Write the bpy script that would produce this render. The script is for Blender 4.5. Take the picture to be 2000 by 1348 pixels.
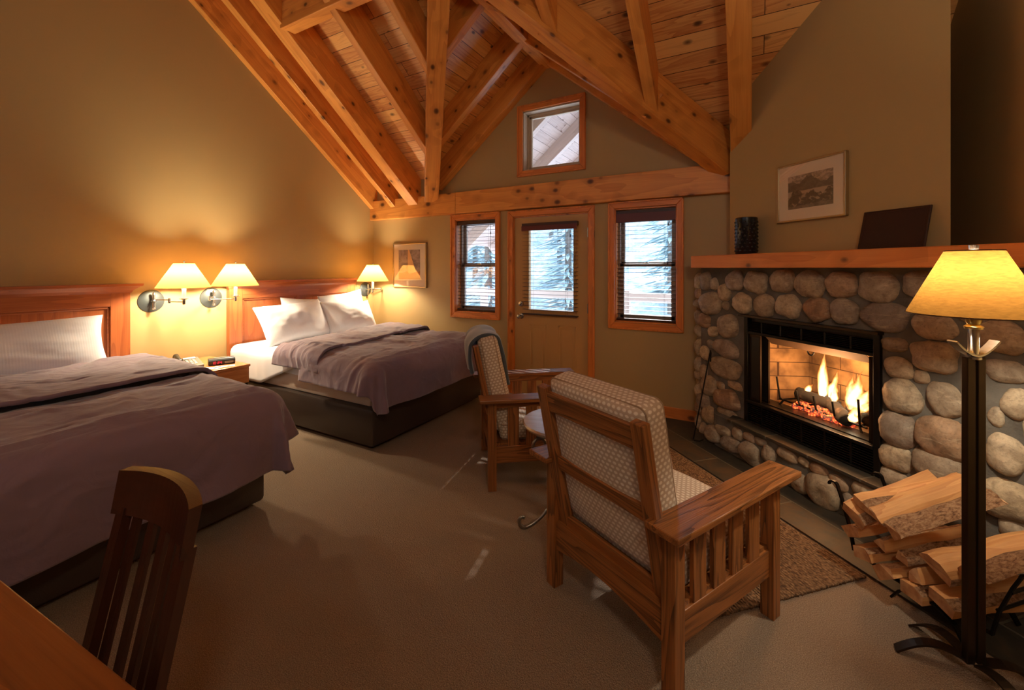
import bpy, bmesh, math, random
from mathutils import Vector, Matrix, Euler, noise
random.seed(7)
C = bpy.context.scene.collection
for o in list(bpy.data.objects): bpy.data.objects.remove(o, do_unlink=True)
R = math.radians
scene = bpy.context.scene

# ------------------------------------------------------------------ camera
cam_d = bpy.data.cameras.new('camera'); cam = bpy.data.objects.new('camera', cam_d); C.objects.link(cam)
cam_d.sensor_width = 36; cam_d.lens = 36*825/2000; cam_d.shift_y = -0.075
cam_d.clip_start = 0.02; cam_d.clip_end = 300
cam.location = (0, 0, 1.45); cam.rotation_euler = (R(90), 0, R(29.4))
scene.camera = cam
# ------------------------------------------------------------------ exposure, sky, sun
vs = scene.view_settings
vs.view_transform = 'Standard'; vs.look = 'None'; vs.gamma = 1; vs.use_curve_mapping = False
vs.exposure = 0.25
world = bpy.data.worlds.new('sky'); scene.world = world; world.use_nodes = True
wn = world.node_tree.nodes; wl = world.node_tree.links
bg = wn['Background']; bg.inputs['Color'].default_value = (0.70, 0.85, 1.0, 1); bg.inputs['Strength'].default_value = 4.6
def lamp(name, kind, loc, energy, color, **kw):
    d = bpy.data.lights.new(name, kind); d.energy = energy; d.color = color
    for k, v in kw.items(): setattr(d, k, v)
    o = bpy.data.objects.new(name, d); C.objects.link(o); o.location = loc
    return o
sun = lamp('sun', 'SUN', (0, 0, 20), 3.5, (1.0, 0.93, 0.85), angle=R(0.6))
sun.rotation_euler = Vector((0.47, -2.34, -1.45)).to_track_quat('-Z', 'Y').to_euler()
# added fill light without a fixture behind the camera, for general room brightness
fill_light = lamp('unseen_fill_light', 'POINT', (0.6, -0.5, 2.75), 42, (1.0, 0.84, 0.64), shadow_soft_size=0.18)
# daylight portals at the openings
def portal(x0, x1, z0, z1):
    o = lamp('daylight_portal', 'AREA', ((x0+x1)/2, 4.52, (z0+z1)/2), 1, (1, 1, 1), shape='RECTANGLE', size=x1-x0, size_y=z1-z0)
    o.rotation_euler = (R(-90), 0, 0); o.data.cycles.is_portal = True
for a in ((-3.25, -2.62, .9, 2.06), (-1.22, -.6, .9, 2.06), (-2.2, -1.62, .95, 1.9), (-2.28, -1.58, 2.56, 3.25)): portal(*a)

# ------------------------------------------------------------------ material toolkit
class NT:
    def __init__(s, name):
        s.m = bpy.data.materials.new(name); s.m.use_nodes = True
        s.t = s.m.node_tree; s.t.nodes.clear()
        s.out = s.t.nodes.new('ShaderNodeOutputMaterial')
    def n(s, typ, ins=None, **kw):
        nd = s.t.nodes.new('ShaderNode'+typ)
        for k, v in kw.items(): setattr(nd, k, v)
        for k, v in (ins or {}).items(): s.set(nd, k, v)
        return nd
    def set(s, nd, k, v):
        i = nd.inputs[k]
        if hasattr(v, 'is_output') or isinstance(v, bpy.types.NodeSocket): s.t.links.new(v, i)
        elif isinstance(v, bpy.types.Node): s.t.links.new(v.outputs[0], i)
        else:
            if i.type == 'RGBA' and len(v) == 3: v = (*v, 1)
            i.default_value = v
    def math(s, op, a, b=0.0, c=None):
        nd = s.n('Math', {0: a, 1: b}, operation=op)
        if c is not None: s.set(nd, 2, c)
        return nd.outputs[0]
    def ramp(s, f, stops, interp='LINEAR'):
        nd = s.n('ValToRGB', {'Fac': f}); cr = nd.color_ramp; cr.interpolation = interp
        while len(cr.elements) < len(stops): cr.elements.new(0.5)
        for e, (p, c) in zip(cr.elements, stops):
            e.position = p; e.color = (*c, 1) if len(c) == 3 else c
        return nd.outputs[0]
    def mix(s, f, a, b, mode='MIX'):
        nd = s.n('Mix', data_type='RGBA', blend_type=mode)
        s.set(nd, 'Factor', f)
        s.set(nd, 6, a); s.set(nd, 7, b)
        return nd.outputs[2]
    def coords(s, scale=(1, 1, 1), jitter=True, kind='Object', rot=(0, 0, 0)):
        tc = s.n('TexCoord').outputs[kind]
        if jitter:
            oi = s.n('ObjectInfo')
            tc = s.n('VectorMath', {0: tc, 1: s.n('CombineXYZ', {0: s.math('MULTIPLY', oi.outputs['Random'], 37.0), 1: s.math('MULTIPLY', oi.outputs['Random'], 11.0), 2: s.math('MULTIPLY', oi.outputs['Random'], 23.0)}).outputs[0]}, operation='ADD').outputs[0]
        return s.n('Mapping', {'Vector': tc, 'Scale': scale, 'Rotation': rot}).outputs[0]
    def bump(s, h, strength=0.3, dist=0.01):
        return s.n('Bump', {'Height': h, 'Strength': strength, 'Distance': dist}).outputs[0]
    def pbr(s, color, rough=0.5, metal=0.0, normal=None, **kw):
        b = s.n('BsdfPrincipled', {'Base Color': color, 'Roughness': rough, 'Metallic': metal})
        if normal is not None: s.set(b, 'Normal', normal)
        for k, v in kw.items(): s.set(b, k.replace('_', ' '), v)
        s.t.links.new(b.outputs[0], s.out.inputs[0]); return s.m
def sc(v, f): return tuple(x*f for x in v)
def srgb(r, g, b):
    f = lambda c: ((c/255+.055)/1.055)**2.4 if c/255 > .04045 else c/255/12.92
    return (f(r), f(g), f(b))

def plain(name, col, rough=.5, metal=0., **kw): return NT(name).pbr(col, rough, metal, **kw)
def wood(name, axis, light, dark, knots=0.0, rough=.45, grain=1.0, oak=False, big=1.0, knotcol=(.07, .018, .006), coat=0.0):
    t = NT(name)
    st = [1.0, 1.0, 1.0]; st['xyz'.index(axis)] = 0.10
    v = t.coords(tuple(st))
    warp = t.n('TexNoise', {'Vector': v, 'Scale': 3.0*big, 'Detail': 3.0, 'Roughness': .5})
    if oak:
        st2 = [1.0, 1.0, 1.0]; st2['xyz'.index(axis)] = 0.07
        v2 = t.coords(tuple(st2))
        n0 = t.n('TexNoise', {'Vector': v2, 'Scale': 12.0*big, 'Detail': 1.5, 'Roughness': .45})
        ring = t.math('FRACT', t.math('MULTIPLY', n0.outputs[0], 11.0*grain))
        line = t.ramp(ring, [(0, (1, 1, 1)), (.25, (.55, .55, .55)), (.6, (.05, .05, .05)), (1, (0, 0, 0))])
        st3 = [260.0]*3; st3['xyz'.index(axis)] = 7.0
        pores = t.n('TexNoise', {'Vector': t.coords(tuple(st3)), 'Scale': 1.0, 'Detail': 2.0})
        f = t.math('ADD', t.math('MULTIPLY', line, .62), t.math('MULTIPLY', t.math('SUBTRACT', pores.outputs[0], .42), 1.3))
        col = t.mix(t.math('MULTIPLY', f, 1.0), light, dark)
        h = f
    else:
        ring = t.math('FRACT', t.math('MULTIPLY', warp.outputs[0], 9.0*grain))
        st3 = [120.0]*3; st3['xyz'.index(axis)] = 3.0
        fine = t.n('TexNoise', {'Vector': t.coords(tuple(st3)), 'Scale': 1.0, 'Detail': 3.0})
        f = t.math('ADD', t.math('MULTIPLY', t.math('POWER', ring, 2.0), .38), t.math('MULTIPLY', t.math('SUBTRACT', fine.outputs[0], .3), .75))
        col = t.mix(f, light, dark)
        h = f
    if knots > 0:
        st4 = [1.0, 1.0, 1.0]; st4['xyz'.index(axis)] = 0.7
        vk = t.coords(tuple(st4))
        vo = t.n('TexVoronoi', {'Vector': vk, 'Scale': 8.5})
        rnd = t.n('SeparateColor', {'Color': vo.outputs['Color']})
        sel = t.math('GREATER_THAN', rnd.outputs[0], 1.0-knots)
        rad = t.math('MULTIPLY_ADD', rnd.outputs[1], .17, .13)
        d = t.math('DIVIDE', vo.outputs['Distance'], rad)
        core = t.ramp(d, [(0, (1, 1, 1)), (.55, (.8, .8, .8)), (1.0, (0, 0, 0))])
        halo = t.ramp(t.math('MULTIPLY', d, .35), [(0, (.5, .5, .5)), (1.0, (0, 0, 0))])
        col = t.mix(t.math('MULTIPLY', halo, sel), col, sc(dark, .6))
        col = t.mix(t.math('MULTIPLY', core, sel), col, knotcol)
    return t.pbr(col, rough, normal=t.bump(h, .18, .004), **({'Coat_Weight': coat, 'Coat_Roughness': .25} if coat else {}))

M = {}
def wood3(key, *a, **k):
    for ax in 'xyz': M[key+ax] = wood(key+'_grain_along_'+ax, ax, *a, **k)
PINE_L, PINE_D = srgb(232, 160, 78), srgb(186, 102, 38)
wood3('pine', PINE_L, PINE_D, knots=.5, rough=.42)
wood3('trim', srgb(226, 140, 66), srgb(178, 90, 34), knots=.3, rough=.38, big=1.6)
wood3('mantel', srgb(226, 140, 70), srgb(196, 102, 44), knots=.45, rough=.4)
wood3('oak', srgb(158, 98, 50), srgb(52, 26, 10), oak=True, rough=.34)
wood3('cherry', srgb(176, 98, 52), srgb(122, 56, 26), rough=.36, big=1.2, coat=.25)
wood3('maple', srgb(206, 136, 80), srgb(170, 98, 50), rough=.3, coat=.3)
wood3('desk', srgb(150, 84, 34), srgb(92, 42, 12), knots=.25, rough=.4, grain=1.6)
wood3('darkwood', srgb(66, 32, 18), srgb(34, 15, 9), rough=.32, coat=.2)
wood3('porch', srgb(214, 196, 190), srgb(180, 160, 156), rough=.6)

def planks(name, light, dark, w=.145, L=2.6):
    t = NT(name)
    v = t.coords((1, 1, 1), jitter=False)
    br = t.n('TexBrick', {'Vector': v, 'Color1': (0, 0, 0, 1), 'Color2': (1, 1, 1, 1), 'Mortar': (.5, .5, .5, 1), 'Scale': 1.0, 'Mortar Size': .0028, 'Mortar Smooth': .3, 'Brick Width': L, 'Row Height': w}, offset=.37)
    per = t.n('SeparateColor', {'Color': br.outputs[0]}).outputs[0]
    off = t.n('CombineXYZ', {0: t.math('MULTIPLY', per, 9.0), 1: 0.0, 2: t.math('MULTIPLY', per, 17.0)})
    v2 = t.n('VectorMath', {0: v, 1: off.outputs[0]}, operation='ADD').outputs[0]
    g = t.n('TexNoise', {'Vector': t.n('Mapping', {'Vector': v2, 'Scale': (.35, 4.5, 4.5)}).outputs[0], 'Scale': 2.2, 'Detail': 3.0, 'Distortion': .6})
    ring = t.math('POWER', t.math('FRACT', t.math('MULTIPLY', g.outputs[0], 7.0)), 2.0)
    fine = t.n('TexNoise', {'Vector': t.n('Mapping', {'Vector': v2, 'Scale': (3, 110, 110)}).outputs[0], 'Scale': 1.0, 'Detail': 2.0})
    f = t.math('ADD', t.math('MULTIPLY', ring, .45), t.math('MULTIPLY', t.math('SUBTRACT', fine.outputs[0], .35), .6))
    f = t.math('ADD', f, t.math('MULTIPLY', t.math('SUBTRACT', per, .5), .75))
    col = t.mix(f, light, dark)
    vo = t.n('TexVoronoi', {'Vector': t.n('Mapping', {'Vector': v2, 'Scale': (.7, 1.2, 1.2)}).outputs[0], 'Scale': 8.0})
    rc = t.n('SeparateColor', {'Color': vo.outputs['Color']})
    sel = t.math('GREATER_THAN', rc.outputs[0], .5)
    d = t.math('DIVIDE', vo.outputs['Distance'], t.math('MULTIPLY_ADD', rc.outputs[1], .18, .12))
    core = t.ramp(d, [(0, (1, 1, 1)), (.5, (.85, .85, .85)), (1, (0, 0, 0))])
    col = t.mix(t.math('MULTIPLY', core, sel), col, (.075, .02, .008))
    col = t.mix(br.outputs['Fac'], col, sc(dark, .12))
    h = t.math('SUBTRACT', 1.0, br.outputs['Fac'])
    return t.pbr(col, .42, normal=t.bump(h, .6, .006))
M['planks'] = planks('ceiling_planks', srgb(242, 186, 112), srgb(186, 108, 52))
M['porchplanks'] = planks('porch_planks', srgb(206, 186, 180), srgb(170, 146, 140))

def paint(name, col, var=.04):
    t = NT(name)
    n1 = t.n('TexNoise', {'Vector': t.coords(jitter=False), 'Scale': 180.0, 'Detail': 2.0})
    n2 = t.n('TexNoise', {'Vector': t.coords(jitter=False), 'Scale': 1.3, 'Detail': 2.0})
    c = t.mix(t.math('MULTIPLY', n2.outputs[0], .25), col, sc(col, .86))
    return t.pbr(c, .55, normal=t.bump(n1.outputs[0], .06, .002))
WALLC = srgb(176, 148, 98)
M['wall'] = paint('khaki_wall_paint', WALLC)
M['doorpaint'] = plain('door_paint', srgb(196, 152, 92), .42)

def carpet():
    t = NT('carpet_pile')
    v = t.coords(jitter=False)
    a = t.n('TexNoise', {'Vector': v, 'Scale': 260.0, 'Detail': 3.0, 'Roughness': .7})
    b = t.n('TexVoronoi', {'Vector': v, 'Scale': 170.0})
    c = t.n('TexNoise', {'Vector': v, 'Scale': 2.2, 'Detail': 3.0})
    col = t.ramp(a.outputs[0], [(.28, srgb(104, 84, 68)), (.5, srgb(156, 134, 112)), (.72, srgb(202, 180, 156))])
    col = t.mix(t.math('MULTIPLY', c.outputs[0], .35), col, srgb(124, 100, 80))
    return t.pbr(col, .95, normal=t.bump(t.math('ADD', a.outputs[0], b.outputs['Distance']), .8, .006))
M['carpet'] = carpet()

def fabric(name, col, scale=900, var=.25, rough=.85, sheen=.3, folds=0.0):
    t = NT(name)
    v = t.coords(jitter=False)
    a = t.n('TexNoise', {'Vector': v, 'Scale': float(scale), 'Detail': 1.0})
    b = t.n('TexNoise', {'Vector': v, 'Scale': 3.0, 'Detail': 4.0})
    c = t.mix(t.math('MULTIPLY', b.outputs[0], var), col, sc(col, .55))
    h = a.outputs[0]
    if folds: h = t.math('ADD', t.math('MULTIPLY', h, .08), t.math('MULTIPLY', t.n('TexNoise', {'Vector': v, 'Scale': 9.0, 'Detail': 4.0, 'Distortion': 1.2}).outputs[0], folds))
    return t.pbr(c, rough, normal=t.bump(h, .35, .014 if folds else .001), Sheen_Weight=sheen)
M['duvet'] = fabric('mauve_duvet_cloth', srgb(130, 106, 120), folds=1.6, sheen=.4)
M['wool'] = fabric('slate_blue_wool', srgb(66, 76, 84), scale=300, sheen=.6)
M['mattress'] = fabric('beige_box_spring_cloth', srgb(196, 172, 150), var=.1)
def linen():
    t = NT('white_striped_linen')
    v = t.coords(jitter=False)
    w = t.n('TexWave', {'Vector': v, 'Scale': 22.0, 'Distortion': .0, 'Detail': 1.0}, bands_direction='X')
    w2 = t.n('TexNoise', {'Vector': v, 'Scale': 8.0, 'Detail': 3.0, 'Distortion': .8})
    c = t.mix(t.math('MULTIPLY', w.outputs[1], .16), srgb(232, 232, 236), srgb(205, 206, 214))
    return t.pbr(c, .8, normal=t.bump(t.math('ADD', t.math('MULTIPLY', w.outputs[1], .12), w2.outputs[0]), .22, .005), Sheen_Weight=.15)
M['linen'] = linen()
def leather(name, col, rough=.42, scale=160.0):
    t = NT(name)
    v = t.coords(jitter=False)
    vo = t.n('TexVoronoi', {'Vector': v, 'Scale': scale})
    n = t.n('TexNoise', {'Vector': v, 'Scale': 5.0, 'Detail': 4.0})
    c = t.mix(t.math('MULTIPLY', n.outputs[0], .4), col, sc(col, .6))
    return t.pbr(c, rough, normal=t.bump(vo.outputs['Distance'], .25, .002))
M['leather'] = leather('dark_brown_leather', srgb(66, 54, 48), .38)
M['folderleather'] = leather('folder_leather', srgb(50, 26, 20), .5, 90.0)

def dots():
    # woven upholstery: staggered pale ovals on a tan lattice, laid out on the uv of each cushion (metres)
    t = NT('dotted_upholstery')
    uv = t.n('TexCoord').outputs['UV']
    s = t.n('SeparateXYZ', {'Vector': uv})
    a, b = .024, .0185
    row = t.math('DIVIDE', s.outputs[1], b)
    rowi = t.math('FLOOR', row)
    sh = t.math('MULTIPLY', t.math('MODULO', t.math('ABSOLUTE', rowi), 2.0), .5)
    u = t.math('SUBTRACT', t.math('FRACT', t.math('ADD', t.math('DIVIDE', s.outputs[0], a), sh)), .5)
    w = t.math('SUBTRACT', t.math('FRACT', row), .5)
    d = t.math('SQRT', t.math('ADD', t.math('POWER', t.math('MULTIPLY', t.math('ABSOLUTE', u), 1.15), 2.0), t.math('POWER', t.math('MULTIPLY', t.math('ABSOLUTE', w), 1.25), 2.0)))
    m = t.ramp(d, [(.30, (1, 1, 1)), (.46, (0, 0, 0))])
    n = t.n('TexNoise', {'Vector': t.n('Mapping', {'Vector': uv, 'Scale': (500, 500, 500)}).outputs[0], 'Scale': 1.0, 'Detail': 2.0})
    m2 = t.math('MULTIPLY', m, t.math('MULTIPLY_ADD', n.outputs[0], .5, .65))
    col = t.mix(m2, srgb(184, 160, 136), srgb(226, 212, 192))
    return t.pbr(col, .85, normal=t.bump(t.math('ADD', m, t.math('MULTIPLY', n.outputs[0], .6)), .3, .002), Sheen_Weight=.2)
M['dots'] = dots()

def stone():
    t = NT('river_stone_surface')
    geo = t.n('NewGeometry').outputs['Random Per Island']
    v = t.n('VectorMath', {0: t.n('TexCoord').outputs['Object'], 1: t.n('CombineXYZ', {0: t.math('MULTIPLY', geo, 31.0), 1: t.math('MULTIPLY', geo, 17.0), 2: 0.0}).outputs[0]}, operation='ADD').outputs[0]
    base = t.ramp(geo, [(0, srgb(196, 172, 138)), (.18, srgb(158, 142, 124)), (.36, srgb(206, 184, 152)), (.52, srgb(176, 136, 102)), (.68, srgb(172, 162, 146)), (.84, srgb(214, 190, 152)), (1, srgb(136, 124, 114))])
    n1 = t.n('TexNoise', {'Vector': v, 'Scale': 14.0, 'Detail': 6.0, 'Roughness': .65, 'Distortion': .5})
    n2 = t.n('TexNoise', {'Vector': v, 'Scale': 70.0, 'Detail': 4.0, 'Roughness': .7})
    n3 = t.n('TexNoise', {'Vector': t.n('Mapping', {'Vector': v, 'Scale': (1, 1, 4), 'Rotation': (0, .5, .3)}).outputs[0], 'Scale': 9.0, 'Detail': 5.0, 'Distortion': 1.4})
    c = t.mix(t.ramp(n1.outputs[0], [(.35, (0, 0, 0)), (.7, (.75, .75, .75))]), base, srgb(104, 82, 62))
    c = t.mix(t.ramp(n3.outputs[0], [(.56, (0, 0, 0)), (.7, (.5, .5, .5))]), c, srgb(206, 186, 154))
    c = t.mix(t.ramp(n2.outputs[0], [(.5, (0, 0, 0)), (.75, (.5, .5, .5))]), c, srgb(74, 62, 52))
    h = t.math('ADD', n1.outputs[0], t.math('MULTIPLY', n2.outputs[0], .35))
    return t.pbr(c, .72, normal=t.bump(h, .55, .012))
M['stone'] = stone()
def mortar():
    t = NT('grey_mortar')
    v = t.coords(jitter=False)
    n = t.n('TexNoise', {'Vector': v, 'Scale': 6.0, 'Detail': 5.0}); n2 = t.n('TexNoise', {'Vector': v, 'Scale': 60.0, 'Detail': 4.0})
    c = t.ramp(n.outputs[0], [(.3, srgb(84, 78, 70)), (.7, srgb(118, 112, 102))])
    return t.pbr(c, .9, normal=t.bump(t.math('ADD', n.outputs[0], t.math('MULTIPLY', n2.outputs[0], .4)), .8, .012))
M['mortar'] = mortar()
def slate(name='slate_tiles', size=(.62, .40)):
    t = NT(name)
    v = t.coords(jitter=False)
    br = t.n('TexBrick', {'Vector': v, 'Color1': (0, 0, 0, 1), 'Color2': (1, 1, 1, 1), 'Mortar': (.5, .5, .5, 1), 'Scale': 1.0, 'Mortar Size': .006, 'Mortar Smooth': .3, 'Brick Width': size[0], 'Row Height': size[1]}, offset=.5)
    per = t.n('SeparateColor', {'Color': br.outputs[0]}).outputs[0]
    n = t.n('TexNoise', {'Vector': v, 'Scale': 5.0, 'Detail': 6.0, 'Roughness': .6, 'Distortion': .8})
    n2 = t.n('TexNoise', {'Vector': v, 'Scale': 30.0, 'Detail': 5.0})
    c = t.ramp(t.math('ADD', t.math('MULTIPLY', n.outputs[0], .8), t.math('MULTIPLY', per, .2)), [(.3, srgb(40, 40, 36)), (.5, srgb(62, 56, 46)), (.62, srgb(80, 62, 44)), (.75, srgb(52, 56, 54))])
    c = t.mix(br.outputs['Fac'], c, srgb(98, 90, 76))
    h = t.math('ADD', t.math('MULTIPLY', n.outputs[0], .6), t.math('MULTIPLY', n2.outputs[0], .25))
    return t.pbr(c, .6, normal=t.bump(t.math('SUBTRACT', h, t.math('MULTIPLY', br.outputs['Fac'], .5)), .6, .01))
M['slate'] = slate()
M['slatecap'] = slate('slate_ledge_tiles', (.31, .5))
def firebrick():
    t = NT('refractory_brick_panels')
    v = t.coords(jitter=False)
    def wall(rot):
        return t.n('TexBrick', {'Vector': t.n('Mapping', {'Vector': v, 'Rotation': rot}).outputs[0], 'Color1': (.5, .5, .5, 1), 'Color2': (1, 1, 1, 1), 'Mortar': (0, 0, 0, 1), 'Scale': 1.0, 'Mortar Size': .003, 'Brick Width': .21, 'Row Height': .105})
    b = wall((R(90), 0, 0))
    n = t.n('TexNoise', {'Vector': v, 'Scale': 7.0, 'Detail': 5.0})
    c = t.ramp(n.outputs[0], [(.32, srgb(84, 62, 42)), (.65, srgb(168, 132, 90))])
    c = t.mix(b.outputs['Fac'], c, srgb(70, 48, 30))
    return t.pbr(c, .9, normal=t.bump(t.math('SUBTRACT', 1.0, b.outputs['Fac']), .6, .006))
M['firebrick'] = firebrick()
M['firefloor'] = plain('refractory_floor', srgb(170, 130, 84), .9)
M['black'] = plain('black_steel', srgb(30, 28, 27), .38, .6)
M['iron'] = plain('black_wrought_iron', srgb(26, 24, 23), .45, .7)
M['bronze'] = plain('oiled_bronze', srgb(58, 46, 36), .36, .8)
M['hood'] = plain('sooty_bronze_hood', srgb(92, 70, 52), .75, .3)
M['pewter'] = plain('antique_pewter', srgb(140, 136, 128), .32, .9)
M['plate'] = plain('burnished_steel_plate', srgb(84, 90, 90), .45, .6)
M['nickel'] = plain('brushed_nickel', srgb(196, 194, 190), .26, 1.0)
M['brass'] = plain('aged_brass', srgb(196, 176, 120), .28, 1.0)
M['goldframe'] = plain('champagne_frame_metal', srgb(190, 168, 126), .3, .85)
M['darkframe'] = plain('dark_picture_frame', srgb(74, 50, 26), .35, .5)
M['mat'] = plain('cream_mat_board', srgb(226, 208, 184), .8)
M['candle'] = plain('white_candle_sleeve', srgb(238, 234, 222), .4)
M['blind'] = plain('dark_walnut_slats', srgb(64, 36, 24), .4)
M['blindred'] = plain('mahogany_valance', srgb(96, 34, 22), .4)
M['vinyl'] = plain('beige_vinyl_sash', srgb(190, 168, 142), .45)
M['vinylgrey'] = plain('taupe_vinyl_sash', srgb(176, 160, 150), .45)
M['cord'] = plain('blind_cord', srgb(60, 44, 36), .7)
M['plastic'] = plain('charcoal_plastic', srgb(34, 32, 31), .35)
M['plastic2'] = plain('grey_telephone_plastic', srgb(128, 122, 110), .4)
M['paper'] = plain('white_paper', srgb(226, 224, 220), .7)
M['ink'] = plain('blue_print', srgb(90, 110, 160), .7)
M['snow'] = plain('snow', srgb(235, 240, 248), .8)
def frosty():
    t = NT('frosted_forest_slope')
    v = t.coords(jitter=False)
    n = t.n('TexNoise', {'Vector': t.n('Mapping', {'Vector': v, 'Scale': (1, 1, .6)}).outputs[0], 'Scale': 1.1, 'Detail': 9.0, 'Roughness': .75})
    c = t.ramp(n.outputs[0], [(.36, srgb(120, 142, 156)), (.5, srgb(184, 204, 214)), (.64, srgb(232, 240, 244))])
    return t.pbr(c, .95)
M['slope'] = frosty()
M['bark'] = plain('spruce_bark', srgb(120, 112, 108), .9)
M['needles'] = plain('frosted_spruce_needles', srgb(160, 184, 192), .9)
M['vase'] = plain('black_glazed_ceramic', srgb(20, 20, 24), .22)
M['tabletop'] = wood('whitewashed_table_wood', 'x', srgb(206, 184, 156), srgb(160, 134, 104), rough=.25, coat=.4)
M['cushionpipe'] = plain('upholstery_welt', srgb(150, 122, 96), .8)

def glass(name='window_glass', tint=(1, 1, 1), gloss=.07, rough=0.0):
    t = NT(name)
    tr = t.n('BsdfTransparent', {'Color': (*tint, 1)}); gl = t.n('BsdfGlossy', {'Color': (1, 1, 1, 1), 'Roughness': rough})
    bf = t.n('NewGeometry').outputs['Backfacing']
    fr = t.n('Fresnel', {'IOR': t.math('MULTIPLY_ADD', bf, 1/1.45-1.45, 1.45)})
    f = t.math('MINIMUM', t.math('ADD', fr.outputs[0], gloss-.04), 1.0)
    mx = t.n('MixShader', {'Fac': f}); t.t.links.new(tr.outputs[0], mx.inputs[1]); t.t.links.new(gl.outputs[0], mx.inputs[2])
    t.t.links.new(mx.outputs[0], t.out.inputs[0]); return t.m
M['glass'] = glass()
M['picglass'] = glass('picture_glass', gloss=.09)

def shade(name, col, dens=.5, fibre=False, rough=.8):
    t = NT(name)
    c = col
    if fibre:
        n = t.n('TexNoise', {'Vector': t.coords((1, 1, 4), jitter=False), 'Scale': 40.0, 'Detail': 5.0, 'Distortion': .6})
        c = t.mix(t.ramp(n.outputs[0], [(.35, (0, 0, 0)), (.7, (.7, .7, .7))]), col, sc(col, .6))
    tl = t.n('BsdfTranslucent', {'Color': c}); df = t.n('BsdfDiffuse', {'Color': c})
    mx = t.n('MixShader', {'Fac': 1-dens}); t.t.links.new(tl.outputs[0], mx.inputs[1]); t.t.links.new(df.outputs[0], mx.inputs[2])
    t.t.links.new(mx.outputs[0], t.out.inputs[0]); return t.m
M['shade'] = shade('parchment_shade', (.25, .13, .034), .62)
M['shade2'] = shade('mottled_parchment_shade', (.098, .043, .0085), .5, True)

def emis(name, col, st):
    t = NT(name); e = t.n('Emission', {'Color': (*col, 1), 'Strength': st}); t.t.links.new(e.outputs[0], t.out.inputs[0]); return t.m
M['display'] = emis('red_clock_display', (1, .03, .05), 1.2)
def flame():
    t = NT('flame')
    g = t.n('TexCoord').outputs['Generated']
    z = t.n('SeparateXYZ', {'Vector': g}).outputs[2]
    n = t.n('TexNoise', {'Vector': t.n('Mapping', {'Vector': t.n('TexCoord').outputs['Object'], 'Scale': (26, 26, 7)}).outputs[0], 'Scale': 1.0, 'Detail': 3.0, 'Distortion': 1.0})
    lw = t.n('LayerWeight', {'Blend': .5}).outputs['Facing']
    heat = t.math('SUBTRACT', 1.25, t.math('ADD', t.math('MULTIPLY', z, .75), t.math('ADD', t.math('MULTIPLY', lw, .9), t.math('MULTIPLY', n.outputs[0], .6))))
    col = t.ramp(heat, [(0, (1, .16, .02)), (.3, (1, .33, .06)), (.6, (1, .62, .24)), (.85, (1, .88, .62))])
    st = t.math('MULTIPLY', t.math('POWER', t.math('MAXIMUM', heat, .02), 1.6), 9.0)
    e = t.n('Emission', {'Color': col, 'Strength': st}); tr = t.n('BsdfTransparent')
    a = t.math('MINIMUM', t.math('MAXIMUM', t.math('MULTIPLY', heat, 1.5), 0.0), 1.0)
    mx = t.n('MixShader', {'Fac': a}); t.t.links.new(tr.outputs[0], mx.inputs[1]); t.t.links.new(e.outputs[0], mx.inputs[2])
    t.t.links.new(mx.outputs[0], t.out.inputs[0]); return t.m
M['flame'] = flame()
def ember():
    t = NT('glowing_embers')
    v = t.n('TexVoronoi', {'Vector': t.coords(jitter=False), 'Scale': 60.0})
    c = t.ramp(v.outputs['Distance'], [(.1, (1, .25, .05)), (.45, (.5, .04, .01)), (.7, (.02, .01, .01))])
    b = t.n('BsdfPrincipled', {'Base Color': (.05, .03, .02, 1), 'Emission Color': c, 'Emission Strength': 2.2, 'Roughness': .9})
    t.t.links.new(b.outputs[0], t.out.inputs[0]); return t.m
M['ember'] = ember()
def charlog():
    t = NT('charred_log')
    n = t.n('TexNoise', {'Vector': t.coords(), 'Scale': 18.0, 'Detail': 4.0})
    c = t.ramp(n.outputs[0], [(.3, srgb(8, 6, 5)), (.62, srgb(26, 19, 15)), (.8, srgb(84, 66, 52))])
    return t.pbr(c, .9, normal=t.bump(n.outputs[0], .8, .01))
M['char'] = charlog()
M['splitwood'] = wood('split_firewood', 'x', srgb(214, 160, 100), srgb(168, 98, 52), rough=.7, big=2.5)
def logend():
    t = NT('sawn_log_end')
    n = t.n('TexNoise', {'Vector': t.coords((.4, 1, 1)), 'Scale': 26.0, 'Detail': 4.0})
    return t.pbr(t.ramp(n.outputs[0], [(.3, srgb(176, 124, 84)), (.7, srgb(222, 178, 130))]), .8, normal=t.bump(n.outputs[0], .4, .004))
M['logend'] = logend()
def logbark():
    t = NT('flaky_birch_bark')
    n = t.n('TexNoise', {'Vector': t.coords((1, 2, 2)), 'Scale': 46.0, 'Detail': 8.0, 'Roughness': .7, 'Distortion': .5})
    return t.pbr(t.ramp(n.outputs[0], [(.32, srgb(70, 44, 30)), (.46, srgb(150, 106, 72)), (.6, srgb(190, 150, 112)), (.75, srgb(110, 74, 50))]), .85, normal=t.bump(n.outputs[0], 1.0, .012))
M['logbark'] = logbark()
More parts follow.
